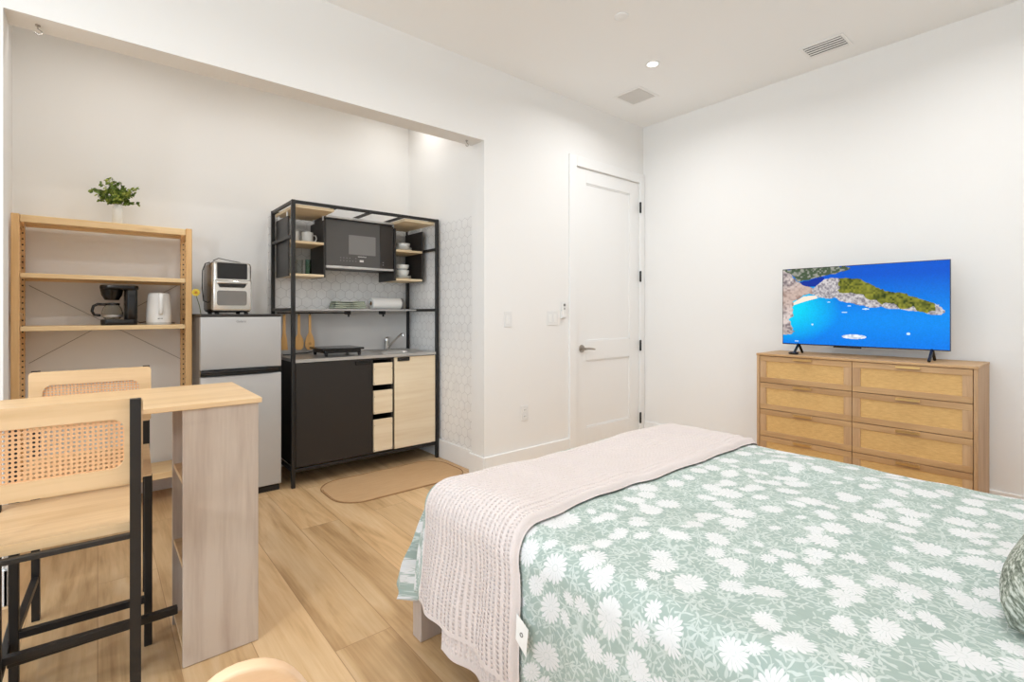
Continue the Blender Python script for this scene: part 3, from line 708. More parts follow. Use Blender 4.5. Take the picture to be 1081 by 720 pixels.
for i in range(6):
    for z in (1.622, 1.600):
        if (i, z) != (4, 1.622): add_box(bm, (1.425+i*.024, MY-.0012, z-.003), (1.433+i*.024, MY-.0002, z+.003))
for z in (1.604, 1.584): add_box(bm, (1.772, MY-.0012, z-.003), (1.782, MY-.0002, z+.003))
obj('button_marks', bm, M_grey, t)
obj('start_key', box((1.580, MY-.0014, 1.596), (1.612, MY-.0002, 1.612)), plain('pale_key', (215,213,210), .4), t)
bm = B()
for i in range(8): add_box(bm, (1.566+i*.0088, MY-.0012, 1.6335), (1.572+i*.0088, MY-.0002, 1.6405))
obj('lettering', bm, plain('silver_letters', (190,188,185), .4), t)

# crockery
def mug(x, y, z, lab, ang):
    t = thing('mug', lab, 'mug', (x, y, z), 'white mugs')
    obj('cup', lathe([(0, .001), (.034, .001), (.040, .008), (.041, .085), (.0375, .085), (.0365, .012), (0, .008)], (x, y, z), 28), M_porc, t, True)
    d = Vector((math.cos(ang), math.sin(ang), 0)); c = Vector((x, y, z))
    obj('handle', tube([c + d*.038 + Vector((0,0,.068)), c + d*.062 + Vector((0,0,.068)), c + d*.070 + Vector((0,0,.045)), c + d*.060 + Vector((0,0,.022)), c + d*.038 + Vector((0,0,.020))], .0055, 8), M_porc, t, True)
mug(1.122, 3.90, 1.7225, 'white mug behind the black frame post, nearer the fridge', 2.6)
mug(1.225, 3.895, 1.7225, 'white mug with its handle towards the microwave', .1)
def tumbler(x, y, z, r, h, mat, lab):
    o = obj('tumbler', lathe([(0, .001), (r*.86, .001), (r, .006), (r, h), (r-.003, h), (r-.004, .012), (0, .010)], (x, y, z), 24), mat, None, True)
    tag(recentre(o), lab, 'glass', 'glasses on the lower shelf')
tumbler(1.108, 3.89, 1.4835, .028, .135, M_glass, 'tall clear glass nearest the fridge on the lower shelf')
tumbler(1.172, 3.92, 1.4835, .024, .115, M_glass, 'clear glass in the middle of the lower shelf trio')
tumbler(1.228, 3.885, 1.4835, .0215, .118, M_greenglass, 'pale green glass beside the microwave on the lower shelf')
def plate_(x, y, z, r, lab):
    tag(recentre(obj('plate', lathe([(0, .001), (r*.6, .001), (r*.68, .006), (r, .013), (r, .016), (r*.66, .010), (0, .006)], (x, y, z), 32), M_porc, None, True)), lab, 'plate', 'white plates')
def bowl_(x, y, z, r, h, lab):
    tag(recentre(obj('bowl', lathe([(0, .001), (r*.62, .001), (r*.66, .005), (r*.93, h*.4), (r, h), (r-.004, h), (r*.88, h*.42), (r*.6, .009), (0, .008)], (x, y, z), 32), M_porc, None, True)), lab, 'bowl', 'white bowls')
plate_(2.005, 3.87, 1.7225, .082, 'wide white plate under the others on the upper dish shelf'); plate_(2.005, 3.87, 1.7352, .080, 'white plate second from the bottom on the upper dish shelf')
bowl_(2.010, 3.865, 1.7485, .060, .040, 'low white bowl resting on plates on the upper dish shelf')
plate_(2.0, 3.87, 1.4835, .080, 'white plate at the bottom of the lower dish stack'); plate_(2.0, 3.87, 1.4962, .078, 'white plate just under the bowls of the lower dish stack')
bowl_(2.0, 3.865, 1.5095, .060, .050, 'lower white bowl in the lower dish stack'); bowl_(2.0, 3.865, 1.5605, .059, .046, 'topmost white bowl of the lower dish stack')
# folded towel and paper roll on the metal shelf
bm = B()
for i, (z0, z1, dx) in enumerate(((1.2285, 1.243, 0), (1.2435, 1.258, -.008), (1.2585, 1.274, -.016), (1.2745, 1.287, -.022))):
    add_box(bm, (1.435-dx*.4, 3.90, z0), (1.70+dx*.6, 4.03, z1), .006, 3)
o = obj('hand_towel', bm, M_towel, None, True); md = o.modifiers.new('sub', 'SUBSURF'); md.levels = md.render_levels = 1
tx = bpy.data.textures.new('soft', 'CLOUDS'); tx.noise_scale = .07; dm = o.modifiers.new('d', 'DISPLACE'); dm.texture = tx; dm.strength = .020; dm.mid_level = .5; dm.texture_coords = 'GLOBAL'
tag(recentre(o), 'folded sage green hand towel on the thin metal shelf', 'towel'); o.location.z += .004
t = thing('paper_towel_roll', 'white paper towel roll lying on the thin metal shelf by the tiled corner', 'paper towel', (1.91, 3.96, 1.2285))
c0 = (1.765, 3.965, 1.2285+.0485)
obj('roll', lathe([(.018, 0), (.044, 0), (.048, .004), (.048, .276), (.044, .28), (.018, .28), (.018, 0)], c0, 36, 'x'), M_paper, t, True)
obj('core', lathe([(.0175, -.001), (.0175, .281), (.0155, .281), (.0155, -.001), (.0175, -.001)], c0, 24, 'x'), plain('brown_card', (130,104,80), .8), t, True)
obj('wrapper', lathe([(.0483, .262), (.049, .262), (.049, .284), (.046, .286), (.046, .282)], c0, 36, 'x'), M_grey, t, True)

# mat on the floor
mo = thing('kitchen_mat', 'thin tan floor mat with rounded corners lying before the kitchenette', 'mat', (1.62, 3.27, 0))
def squircle(x0, y0, x1, y1, r): return rrect(x0, y0, x1, y1, r, 10)
obj('pile', prism(squircle(1.16, 3.02, 2.12, 3.52, .17), 'xy', .0008, .006), M_mat, mo)
bm = B(); po = squircle(1.15, 3.01, 2.13, 3.53, .18); add_tube(bm, [(x, y, .0035) for x, y in po], .0033, 6, closed=True)
obj('border', bm, plain('tan_binding', (160,122,82), .8), mo, True)

# ------------------------------------------------------------------ bar table
TX0, TX1, TY0, TY1, TZ = -.36, .462, 1.980, 2.505, .890
t = thing('bar_table', 'tall narrow pale oak bar table with shelf end and black foot rail', 'bar table', (.05, 2.24, 0))
obj('tabletop', box((TX0, TY0, TZ-.018), (TX1, TY1, TZ), .0015, 1), M_oak_x, t)
obj('end_panel', box((.220, TY0+.012, .002), (.452, TY0+.028, TZ-.0185), .001, 1), M_oak_z, t)['label'] = 'wide pale oak end panel facing the bed'
obj('end_panel', box((.220, 2.292, .002), (.452, 2.308, TZ-.0185), .001, 1), M_oak_z, t)
obj('side_panel', box((.437, TY0+.0285, .002), (.452, 2.2915, TZ-.0185), .001, 1), M_oak_z, t)
for z in (.05, .33, .62): obj('shelf', box((.224, TY0+.0285, z-.015), (.4365, 2.2915, z), .001, 1), M_oak_x, t)
for y in (2.02, 2.44): obj('leg', box((-.236, y-.0125, 0), (-.211, y+.0125, TZ-.0185), .002, 1), M_black, t)
obj('foot_rail', box((-.2105, 2.122, .125), (.2195, 2.147, .15), .002, 1), M_black, t)
obj('leg_crossbar', box((-.234, 2.0333, .125), (-.213, 2.4267, .15), .002, 1), M_black, t)
obj('leg_crossbar', box((-.234, 2.0333, TZ-.04), (-.213, 2.4267, TZ-.0195), .002, 1), M_black, t)

# ------------------------------------------------------------------ bar chairs
def cane_panel(x0, x1, z0, z1, y, rad=0.0, pitch=.0105, hole=.30):
    """woven sheet with real octagonal holes"""
    bm = B(); nx = max(1, round((x1-x0)/pitch)); nz = max(1, round((z1-z0)/pitch)); dx = (x1-x0)/nx; dz = (z1-z0)/nz
    grid = {}
    def vert(x, z):
        k = (round(x*1e5), round(z*1e5))
        if k not in grid: grid[k] = bm.verts.new((x, y, z))
        return grid[k]
    for i in range(nx):
        for j in range(nz):
            cx, cz = x0+(i+.5)*dx, z0+(j+.5)*dz
            out = [vert(cx+a*dx/2, cz+b*dz/2) for a, b in ((1,0),(1,1),(0,1),(-1,1),(-1,0),(-1,-1),(0,-1),(1,-1))]
            inn = [bm.verts.new((cx+hole*dx*math.cos(q*PI/4), y, cz+hole*dz*math.sin(q*PI/4))) for q in range(8)]
            for q in range(8): bm.faces.new((out[q], out[(q+1) % 8], inn[(q+1) % 8], inn[q]))
    return bm
def bar_chair(cx, cy, s, label, turn):
    """cx, cy = centre of the seat; s = +1 when the sitter looks towards +y"""
    W = .370; t = thing('bar_chair', label, 'bar chair', (cx, cy, 0), 'cane back bar chairs')
    x0, x1 = cx-W/2, cx+W/2
    yb = cy - s*.235; yf = cy + s*.185
    def ybox(a, b): return (min(a, b), max(a, b))
    q = .024
    for x in (x0, x1-q):
        bm = B()
        pts = [(x+q/2, yb - s*.02, 0), (x+q/2, yb, .60), (x+q/2, yb - s*.012, .972)]
        for p0, p1 in zip(pts, pts[1:]):
            t2 = bmesh.new(); a = []
            for p in (p0, p1): a.append([t2.verts.new((p[0]+u*q/2, p[1]+v*q/2, p[2])) for u, v in ((-1,-1),(1,-1),(1,1),(-1,1))])
            for j in range(4): t2.faces.new((a[0][j], a[0][(j+1) % 4], a[1][(j+1) % 4], a[1][j]))
            t2.faces.new(a[0][::-1]); t2.faces.new(a[1]); merge(bm, t2)
        obj('rear_leg', bm, M_black, t)
        xf = x
        obj('front_leg', box((xf, yf-q/2, 0), (xf+q, yf+q/2, .615), .002, 1), M_black, t)
        a, b = ybox(yb+s*.006, yf-s*q/2)
        obj('side_rail', prism([(x+.002, yb+s*.006), (x+q-.002, yb+s*.006), (xf+q-.002, yf-s*q/2), (xf+.002, yf-s*q/2)], 'xy', .602, .6145), M_black, t)
        obj('side_stretcher', prism([(x+.002, yb+s*.006), (x+q-.002, yb+s*.006), (xf+q-.002, yf-s*q/2), (xf+.002, yf-s*q/2)], 'xy', .155, .178), M_black, t)
    obj('front_stretcher', box((x0+q+.0002, yf-.011, .155), (x1-q-.0002, yf+.011, .178), .001, 1), M_black, t)
    obj('front_rail', box((x0+q+.0002, yf-.011, .602), (x1-q-.0002, yf+.011, .6145), .001, 1), M_black, t)
    obj('rear_rail', box((x0+q, yb-.009, .602), (x1-q, yb+.009, .6145), .001, 1), M_black, t)
    a, b = ybox(yb+s*.018, yf+s*.025)
    bm = B(); N = 12; prof = []                         # dished seat with rolled front
    ln = abs(b-a); top = []
    for i in range(N+1):
        f = i/N; z = .640 - .010*math.sin(PI*f) - (.020*((f-.82)/.18)**2 if f > .82 else 0); yv = (yb+s*.018) + s*ln*f; top.append((yv, z))
    poly = top + [(y, .6155 if i > 1 else .6155) for i, (y, z) in enumerate(top[::-1])]
    add_prism(bm, poly, 'yz', x0+.002, x1-.002)
    obj('seat', bm, M_oak_x, t, True, 30)
    # backrest: wooden frame with cane inset, in front of the posts
    ya, yb2 = ybox(yb + s*.0130, yb + s*.0310)
    z0, z1 = .742, .970; rt, rb, rs = .052, .045, .032
    bm = B(); inner = rrect(x0+q+rs-.02, z0+rb, x1-q-rs+.02, z1-rt, .028, 5); outer = rrect(x0-.004, z0, x1+.004, z1, .012, 5)
    fr = []
    for yv in (ya, yb2): fr.append(([bm.verts.new((x, yv, z)) for x, z in outer], [bm.verts.new((x, yv, z)) for x, z in inner]))
    n = len(inner)
    for j in range(n):
        k = (j+1) % n
        bm.faces.new((fr[0][0][j], fr[0][0][k], fr[0][1][k], fr[0][1][j])); bm.faces.new((fr[1][0][j], fr[1][1][j], fr[1][1][k], fr[1][0][k]))
        bm.faces.new((fr[0][0][j], fr[1][0][j], fr[1][0][k], fr[0][0][k])); bm.faces.new((fr[0][1][j], fr[0][1][k], fr[1][1][k], fr[1][1][j]))
    bk = obj('backrest', bm, M_oak_x, t)
    c_ = obj('cane_panel', cane_panel(x0+q+rs-.02, x1-q-rs+.02, z0+rb, z1-rt, (ya+yb2)/2), M_cane, bk)
    c_['label'] = 'woven cane inset'
    sd = c_.modifiers.new('thick', 'SOLIDIFY'); sd.thickness = .002; sd.offset = 0
    t.rotation_euler.z = math.radians(turn)
    return t
bar_chair(-.083, 1.905, 1, 'cane back bar chair seen from behind at the bar table', -3.0)
bar_chair(-.024, 2.415, -1, 'cane back bar chair facing the camera across the bar table', -2.7)

# ------------------------------------------------------------------ curved wooden chair close to the camera
AX, AY = .128, .625
t = thing('arched_back_chair', 'light wooden chair with arched back panel at the bottom edge, beside the bar table', 'chair', (AX, AY, 0))
def arch(prof, top, inset=0.0):
    p = [(AX + w - inset, top - d - (inset if d < .01 else 0)) for d, w in prof]
    return [(2*AX - x, z) for x, z in p[::-1]] + p
PROF = [(.0005, .008), (.003, .020), (.008, .031), (.016, .042), (.026, .0515), (.040, .061), (.060, .072), (.090, .085), (.13, .098), (.18, .108), (.24, .114), (.29, .114), (.315, .105), (.325, .09)]
bm = B(); out = arch(PROF, .795); n = len(out)
oval = [(AX + .030*math.cos(2*PI*i/n), .735 + .013*math.sin(2*PI*i/n)) for i in range(n)]
ang0 = [math.atan2(z-.735, x-AX) for x, z in out]
oval = [(AX + .030*math.cos(q), .738 + .012*math.sin(q)) for q in ang0]
def lean(z): return -.10*(z-.80)                                   # the panel leans back towards its top
rings = []
for pts2, y in ((oval, 0.0), (out, 0.0), (out, .021), (oval, .021)):
    rings.append([bm.verts.new((x, AY + y + lean(z), z)) for x, z in pts2])
for r0, r1 in zip(rings, rings[1:] + rings[:1]):
    for j in range(n): bm.faces.new((r0[j], r0[(j+1) % n], r1[(j+1) % n], r1[j]))
o = obj('backrest', bm, M_chairwood, t, True, 60)
bv = o.modifiers.new('soft_edge', 'BEVEL'); bv.width = .004; bv.segments = 3; bv.limit_method = 'ANGLE'; bv.angle_limit = math.radians(50)
obj('seat', prism(rrect(AX-.20, AY+.03, AX+.20, AY+.40, .08, 8), 'xy', .425, .452, .006), M_chairwood, t, True)
for x in (-.075, .075): obj('back_post', tube([(AX+x*1.25, AY+.055, .4525), (AX+x, AY+.030, .60)], .012, 10), M_chairwood, t, True)
for x, y in ((-.15, .08), (.15, .08), (-.15, .35), (.15, .35)):
    obj('leg', tube([(AX+x*1.15, AY+.215+(y-.215)*1.15, 0), (AX+x, AY+y, .4245)], [.013, .018], 12), M_chairwood, t, True)
t.rotation_euler.z = math.radians(-14)

# ------------------------------------------------------------------ bed
BX0, BX1, BYH, BYF = .905, 2.385, -.50, 1.585
t = thing('bed', 'double bed frame with slab leg showing below the floral cover', 'bed', ((BX0+BX1)/2, .55, 0))
for x0, x1 in ((BX0-.005, BX0+.15), (BX1-.15, BX1+.005)): obj('leg', box((x0, 1.595, 0), (x1, 1.655, .30), .003, 1), M_bedwood, t)
for x0, x1 in ((BX0-.005, BX0+.15), (BX1-.15, BX1+.005)): obj('leg', box((x0, BYH-.06, 0), (x1, BYH, .30), .003, 1), M_bedwood, t)
obj('foot_rail', box((BX0+.151, 1.600, .17), (BX1-.151, 1.650, .30), .003, 1), M_bedwood, t)
for x0 in (BX0, BX1-.03): obj('side_rail', box((x0, BYH+.001, .17), (x0+.03, 1.594, .30), .003, 1), M_bedwood, t)
obj('headboard', box((BX0-.02, BYH-.12, .0), (BX1+.02, BYH-.061, 1.05), .006, 2), M_bedwood, t)
obj('mattress', box((BX0+.035, BYH, .305), (BX1-.035, 1.575, .570), .05, 4), M_paper, t, True)

ZC = .600           # height of the cover's flat top
def noise2(x, y, seed, scale):
    r = np.random.default_rng(seed); G = r.random((64, 64))
    u, v = x/scale, y/scale; i, j = np.floor(u).astype(int), np.floor(v).astype(int); fu, fv = u-i, v-j
    fu = fu*fu*(3-2*fu); fv = fv*fv*(3-2*fv); g = lambda a, b: G[a % 64, b % 64]
    return (g(i,j)*(1-fu)+g(i+1,j)*fu)*(1-fv) + (g(i,j+1)*(1-fu)+g(i+1,j+1)*fu)*fv
def drape(s, t_, lift=0.0, R=.085, fold=1.0):
    """cloth coordinates (metres) -> positions of a cover lying on the bed and hanging over its edges"""
    xl, xr, yf = BX0+.055, BX1-.055, 1.50
    cx = np.clip(s, xl, xr); cy = np.minimum(t_, yf)
    ox, oy = s-cx, t_-cy
    L = (np.abs(ox)**5 + np.abs(oy)**5)**.2 + 1e-9
    hyp = np.hypot(ox, oy) + 1e-9; ux, uy = ox/hyp, oy/hyp
    r = R + lift
    k = np.minimum(L/r, PI/2)
    down = r*(1-np.cos(k)) + np.maximum(L - r*PI/2, 0); out = r*np.sin(k) + np.maximum(L - r*PI/2, 0)*np.where(np.abs(oy) > np.abs(ox), .36, .10)
    hang = np.clip((L-.06)/.3, 0, 1)
    along = np.where(np.abs(ox) > np.abs(oy), t_, s)
    out = out + fold*hang*(.010*np.sin(along*19.0 + 1.0) + .006*np.sin(along*41.0))*1.0
    x = cx + ux*out; y = cy + uy*out
    puff = (noise2(s+5, t_+5, 3, .23)-.5)*.022 + (noise2(s+9, t_+9, 4, .09)-.5)*.008
    edge = 1-np.clip(L/.05, 0, 1)*.5
    z = ZC + lift - down + puff*edge - .012*np.clip((s-1.9)/.5, 0, 1)
    x = x + ux*puff*hang*.6; y = y + uy*puff*hang*.6
    return x, y, z
def grid_mesh(name, ss, ts, fn, mat, parent=None):
    Sg, Tg = np.meshgrid(ss, ts, indexing='ij'); x, y, z = fn(Sg, Tg)
    n, m = Sg.shape; co = np.stack([x, y, z], -1).reshape(-1, 3)
    if parent is not None: co = co - np.array(root_loc(parent))
    idx = np.arange(n*m).reshape(n, m)
    f = np.stack([idx[:-1,:-1], idx[1:,:-1], idx[1:,1:], idx[:-1,1:]], -1).reshape(-1, 4)
    me = bpy.data.meshes.new(name); me.vertices.add(len(co)); me.vertices.foreach_set('co', co.ravel())
    me.loops.add(f.size); me.loops.foreach_set('vertex_index', f.ravel().astype(np.int32))
    me.polygons.add(len(f)); me.polygons.foreach_set('loop_start', np.arange(0, f.size, 4, dtype=np.int32))
    me.polygons.foreach_set('use_smooth', np.ones(len(f), bool))
    me.update(calc_edges=True)
    uvl = me.uv_layers.new(name='cloth'); st = np.stack([Sg.ravel(), Tg.ravel()], -1)[f.ravel()]; uvl.data.foreach_set('uv', st.ravel())
    me.materials.append(mat)
    o = bpy.data.objects.new(name, me); COL.objects.link(o); o.parent = parent
    return o
xl, xr = BX0+.055, BX1-.055
o = grid_mesh('bedspread', np.linspace(xl-.42, xr+.40, 300), np.linspace(-.47, 1.50+.415, 300), drape, bed_mat())
sd = o.modifiers.new('thick', 'SOLIDIFY'); sd.thickness = .012; sd.offset = -1
tag(o, 'sage green bedspread printed with white daisies covering the bed', 'bedspread')

# waffle throw across the foot of the bed
def waffle(a, b, depth):
    def fn(s, t_):
        f = (t_-T0)/(T1-T0)
        hang = np.clip((xl - s)/.45, 0, 1)
        near = 1.045 + .012*np.sin(s*6.0) - hang*.085; far = 1.475 + hang*.045 + .006*np.sin(s*9.0)
        tt = near + f*(far-near) + .004*np.sin(s*23.0)
        x0, y0, z0 = drape(s, tt, .018); x1, y1, z1 = drape(s, tt, .019)
        d = 1000.0
        nx, ny, nz = (x1-x0)*d, (y1-y0)*d, (z1-z0)*d
        sl = s - .0; fold = .006*np.exp(-((f-.06)/.03)**2) + .004*np.exp(-((f-.17)/.03)**2)
        ua = np.abs((s/a) % 1 - .5); ub = np.abs((f*(T1-T0)/b) % 1 - .5)
        pit = np.clip((.34-ua)/.13, 0, 1)*np.clip((.235-ub)/.13, 0, 1)
        hem = np.clip((s-(S0+.012))/.01, 0, 1)*np.clip(((f)*(T1-T0)-.012)/.008, 0, 1)
        h = fold + .003 - depth*pit*hem - .013*np.exp(-(f/.022)**2)
        return x0+nx*h, y0+ny*h, z0+nz*h
    return fn
S0, S1, T0, T1 = xl-.462, xr+.36, 1.0, 1.43
th_ = thing('throw_blanket', 'pinkish beige waffle throw folded across the foot of the bed', 'blanket', (xl-.04, 1.25, .2))
main = grid_mesh('top_layer', np.arange(S0, S1, .0018), np.linspace(T0, T1, 300), waffle(.0116, .0185, .0115), M_throw, th_)
def under(s, t_):
    hang = np.clip((xl - s)/.45, 0, 1); f = (t_-1.0)/.43
    tt = 1.045 - hang*.075 + f*(.40 + hang*.03)
    x0, y0, z0 = drape(s, tt, .006)
    pit = np.clip((.38-np.abs((s/.0116) % 1 - .5))/.14, 0, 1)*np.clip((.235-np.abs((t_/.0185) % 1 - .5))/.13, 0, 1)
    return x0 + .006*pit*np.clip(hang*4, 0, 1)*np.clip((s-S0b-.014)/.01, 0, 1), y0, z0 - .0
S0b = xl-.515
lay = grid_mesh('under_layer', np.arange(S0b, xl-.02, .0025), np.linspace(1.0, 1.37, 230), under, M_throw, th_)
# care tag on the near hem
def tag_pt(s, f): 
    x, y, z = waffle(.0108, .0130, 0)(np.array([s]), np.array([T0+f*(T1-T0)])); return Vector((x[0], y[0], z[0]))
p0 = tag_pt(xl-.245, 0.0); p1 = tag_pt(xl-.305, 0.0)
bm = B(); off = Vector((-.012, 0, 0)); u = Vector((0, -.046, -.022))
q = [p0+off, p1+off, p1+off+u+Vector((0,.006,-.004)), p0+off+u]
vs = [bm.verts.new(v) for v in q]; bm.faces.new(vs)
r_ = bmesh.ops.extrude_face_region(bm, geom=bm.faces[:]); bmesh.ops.translate(bm, vec=(-.0012, 0, 0), verts=[v for v in r_['geom'] if isinstance(v, bmesh.types.BMVert)])
tg = obj('care_tag', bm, M_white, th_); tg['label'] = 'small white sewn tag'
c = (q[0]+q[1]+q[2]+q[3])/4 + Vector((-.0018, 0, 0)); bm = B()
add_tube(bm, [c + Vector((0, .005*math.cos(a*PI/6), .005*math.sin(a*PI/6))) for a in range(12)], .0011, 5, closed=True)
obj('emblem', bm, M_grey, tg)

# throw pillow at the head end
def pillow_mesh():
    bm = B(); n = 28; W_, H_, T_ = .26, .20, .088
    g = {}
    for side in (1, -1):
        for i in range(n+1):
            for j in range(n+1):
                u, v = -1+2*i/n, -1+2*j/n
                w = ((1-u**4)*(1-v**4))**.5
                if side == -1 and w < 1e-6: g[(side, i, j)] = g[(1, i, j)]; continue
                k = 1-.05*(u*u*v*v)
                g[(side, i, j)] = bm.verts.new((u*W_*k, side*T_*w, v*H_*k))
    for side in (1, -1):
        for i in range(n):
            for j in range(n): bm.faces.new([g[(side, a, b)] for a, b in ((i,j),(i+1,j),(i+1,j+1),(i,j+1))])
    return bm
po = obj('throw_pillow', pillow_mesh(), M_pillow, None, True, 80)
po.location = (1.55, -.026, .750); po.rotation_euler = (math.radians(42), 0, math.radians(-4))
tag(po, 'textured grey green pillow at the head end of the bed', 'pillow')

# ------------------------------------------------------------------ dresser
GX, GB, GY0, GY1, GZ = 3.662, 4.062, .446, 1.622, .908
t = thing('dresser', 'wide oak dresser with eight woven raffia drawer fronts under the television', 'dresser', ((GX+GB)/2, (GY0+GY1)/2, 0))
obj('top', box((GX-.006, GY0-.002, GZ-.016), (GB, GY1+.002, GZ), .002, 1), M_dress_y, t)
for y0, y1 in ((GY0, GY0+.018), (GY1-.018, GY1)): obj('side_panel', box((GX-.003, y0, 0), (GB, y1, GZ-.0165), .001, 1), M_dress_z, t)
obj('back_panel', box((GB-.012, GY0+.0185, .06), (GB-.002, GY1-.0185, GZ-.017)), M_dress_z, t)
obj('centre_panel', box((GX+.03, 1.025, .06), (GB-.013, 1.041, GZ-.017)), M_dress_z, t)
obj('plinth', box((GX+.012, GY0+.0185, 0), (GX+.028, GY1-.0185, .115)), M_dress_y, t)
zs = [.891, .7005, .5100, .3195, .129]
for c0, c1 in ((GY0+.021, 1.0315), (1.0345, GY1-.021)):
    for za, zb in zip(zs[1:], zs[:-1]):
        z0, z1 = za+.002, zb-.002; fr = .036
        bm = B()
        for a, b in (((c0, z0), (c1, z0+fr)), ((c0, z1-fr), (c1, z1))): add_box(bm, (GX, a[0], a[1]), (GX+.018, b[0], b[1]), .0012, 1)
        d_ = obj('drawer', bm, M_dress_y, t)
        for a, b in ((c0, c0+fr+.008), (c1-fr-.008, c1)): obj('stile', box((GX+.0002, a, z0+fr+.0003), (GX+.018, b, z1-fr-.0003), .0008, 1), M_dress_z, d_)
        obj('raffia_panel', box((GX+.006, c0+fr+.008, z0+fr), (GX+.012, c1-fr-.008, z1-fr)), M_raffia, d_)['label'] = 'woven raffia inset'
        ym = (c0+c1)/2
        hb = B(); add_box(hb, (GX-.018, ym-.058, z1-.019), (GX-.0125, ym+.058, z1-.006), .0015, 1); add_box(hb, (GX-.018, ym-.055, z1-.0085), (GX-.0003, ym+.055, z1-.006))
        obj('handle', hb, M_gold, d_)['label'] = 'brushed gold pull'

# ------------------------------------------------------------------ television
def tv_pixels(nu, nv):
    U, V = np.meshgrid((np.arange(nu)+.5)/nu, (np.arange(nv)+.5)/nv, indexing='ij')     # U left to right, V top to bottom
    def inside(poly):
        m = np.zeros(U.shape, bool); n = len(poly)
        for i in range(n):
            (x0, y0), (x1, y1) = poly[i], poly[(i+1) % n]
            c = ((y0 > V) != (y1 > V)) & (U < (x1-x0)*(V-y0)/((y1-y0) if y1 != y0 else 1e-9) + x0); m ^= c
        return m
    def N(pts): return [((x-28)/1010, (y-(108-60*(x-28)/1010))/(445+97*(x-28)/1010)) for x, y in pts]
    n1 = noise2(U+3, V*.56+3, 21, .012); n2 = noise2(U+3, V*.56+3, 22, .035); n3 = noise2(U+3, V*.56+3, 23, .006); big = noise2(U+2, V*.56+2, 24, .2)
    L = lambda r, g, b: np.array(lin(r, g, b)[:3])
    def mixc(a, b, f): return a*(1-f[..., None]) + b*f[..., None]
    deep, mid, turq = L(0, 84, 200), L(0, 134, 232), L(0, 206, 238)
    img = mixc(deep[None, None]*np.ones(U.shape+(1,)), mid, np.clip((V-.12)/.5, 0, 1))
    img = mixc(img, L(0, 108, 222), np.clip((V-.72)/.28, 0, 1)*.7)
    dt = np.hypot((U-.06)/.30, (V-.52)/.42); img = mixc(img, turq, np.clip(1.25-dt*1.1, 0, 1))
    img = img*(.92+.16*n3)[..., None]
    wob = (n1-.5)*.02
    U0, V0 = U.copy(), V.copy(); U = U + wob; V = V + (n2-.5)*.03
    far = inside(N([(28,110),(110,98),(300,88),(440,86),(492,98),(470,110),(420,125),(300,150),(200,168),(140,182),(100,140),(28,130)]))
    img[far] = mixc(L(70, 86, 62)*np.ones(U.shape+(1,)), L(150, 150, 140), np.clip((n1-.45)*3, 0, 1))[far]
    strait = inside(N([(140,186),(200,170),(300,152),(330,165),(260,205),(200,212)])); img[strait] = L(14, 48, 150)
    cliff = inside(N([(20,112),(80,130),(130,178),(200,208),(245,218),(262,250),(180,262),(105,300),(100,390),(75,410),(105,480),(92,500),(20,505)]))
    ccol = mixc(L(120, 108, 112)*np.ones(U.shape+(1,)), L(214, 200, 194), np.clip((n1*.6+n2*.6-.35)*2, 0, 1)); ccol = mixc(ccol, L(176, 140, 120), np.clip((big-.55)*3, 0, 1)*.6)
    img[cliff] = ccol[cliff]
    head = inside(N([(236,225),(300,178),(370,152),(470,152),(545,160),(620,200),(700,232),(800,248),(880,283),(960,303),(1018,350),(1000,374),(940,376),(880,362),(780,347),(690,337),(600,332),(520,320),(440,297),(390,278),(330,282),(270,265),(236,245)]))
    hy = np.interp(U, [p[0] for p in N([(420,150),(545,160),(620,200),(800,248),(960,303)])], [p[1] for p in N([(420,150),(545,160),(620,200),(800,248),(960,303)])])
    rock = mixc(L(126, 120, 128)*np.ones(U.shape+(1,)), L(208, 202, 202), np.clip((n1*.7+n3*.5-.3)*1.8, 0, 1))
    green = mixc(L(40, 56, 14)*np.ones(U.shape+(1,)), L(140, 140, 46), np.clip((n1*.6+n2*.6-.3)*1.6, 0, 1))
    img[head] = rock[head]
    gm = head & (U > .385) & (U < .93) & (V < hy + .17 + (n2-.5)*.12 - np.clip((U-.7)*.25, 0, 1)); img[gm] = green[gm]
    U, V = U0, V0
    img[inside(N([(106,306),(180,268),(262,262),(278,278),(185,300),(106,322)]))] = L(244, 226, 208)
    boat = ((U-.478)/.075)**2 + ((V-.885)/.028)**2 < 1; img[boat] = mixc(L(160, 175, 200)*np.ones(U.shape+(1,)), L(246, 248, 252), n1)[boat]
    for bu, bv, ru, rv in ((.45,.50,.01,.006),(.42,.58,.018,.008),(.55,.54,.022,.009),(.79,.83,.01,.014),(.21,.74,.008,.012),(.10,.965,.014,.008),(.32,.45,.01,.006)):
        img[((U-bu)/ru)**2 + ((V-bv)/rv)**2 < 1] = L(196, 226, 250)
    return img
VX, VY0, VY1, VZ0, VZ1 = 3.80, .580, 1.502, .974, 1.511
t = thing('television', 'flat screen television showing a blue bay and headland, standing on the dresser', 'television', (3.82, (VY0+VY1)/2, GZ))
obj('bezel', box((VX+.0015, VY0, VZ0), (VX+.012, VY1, VZ1), .001, 1), M_blackgloss, t)
obj('rear_housing', box((VX+.0125, VY0+.09, VZ0+.03), (VX+.05, VY1-.09, VZ0+.36), .012, 3), M_blacklam, t, True)
nu, nv = 300, 174
img = tv_pixels(nu, nv)
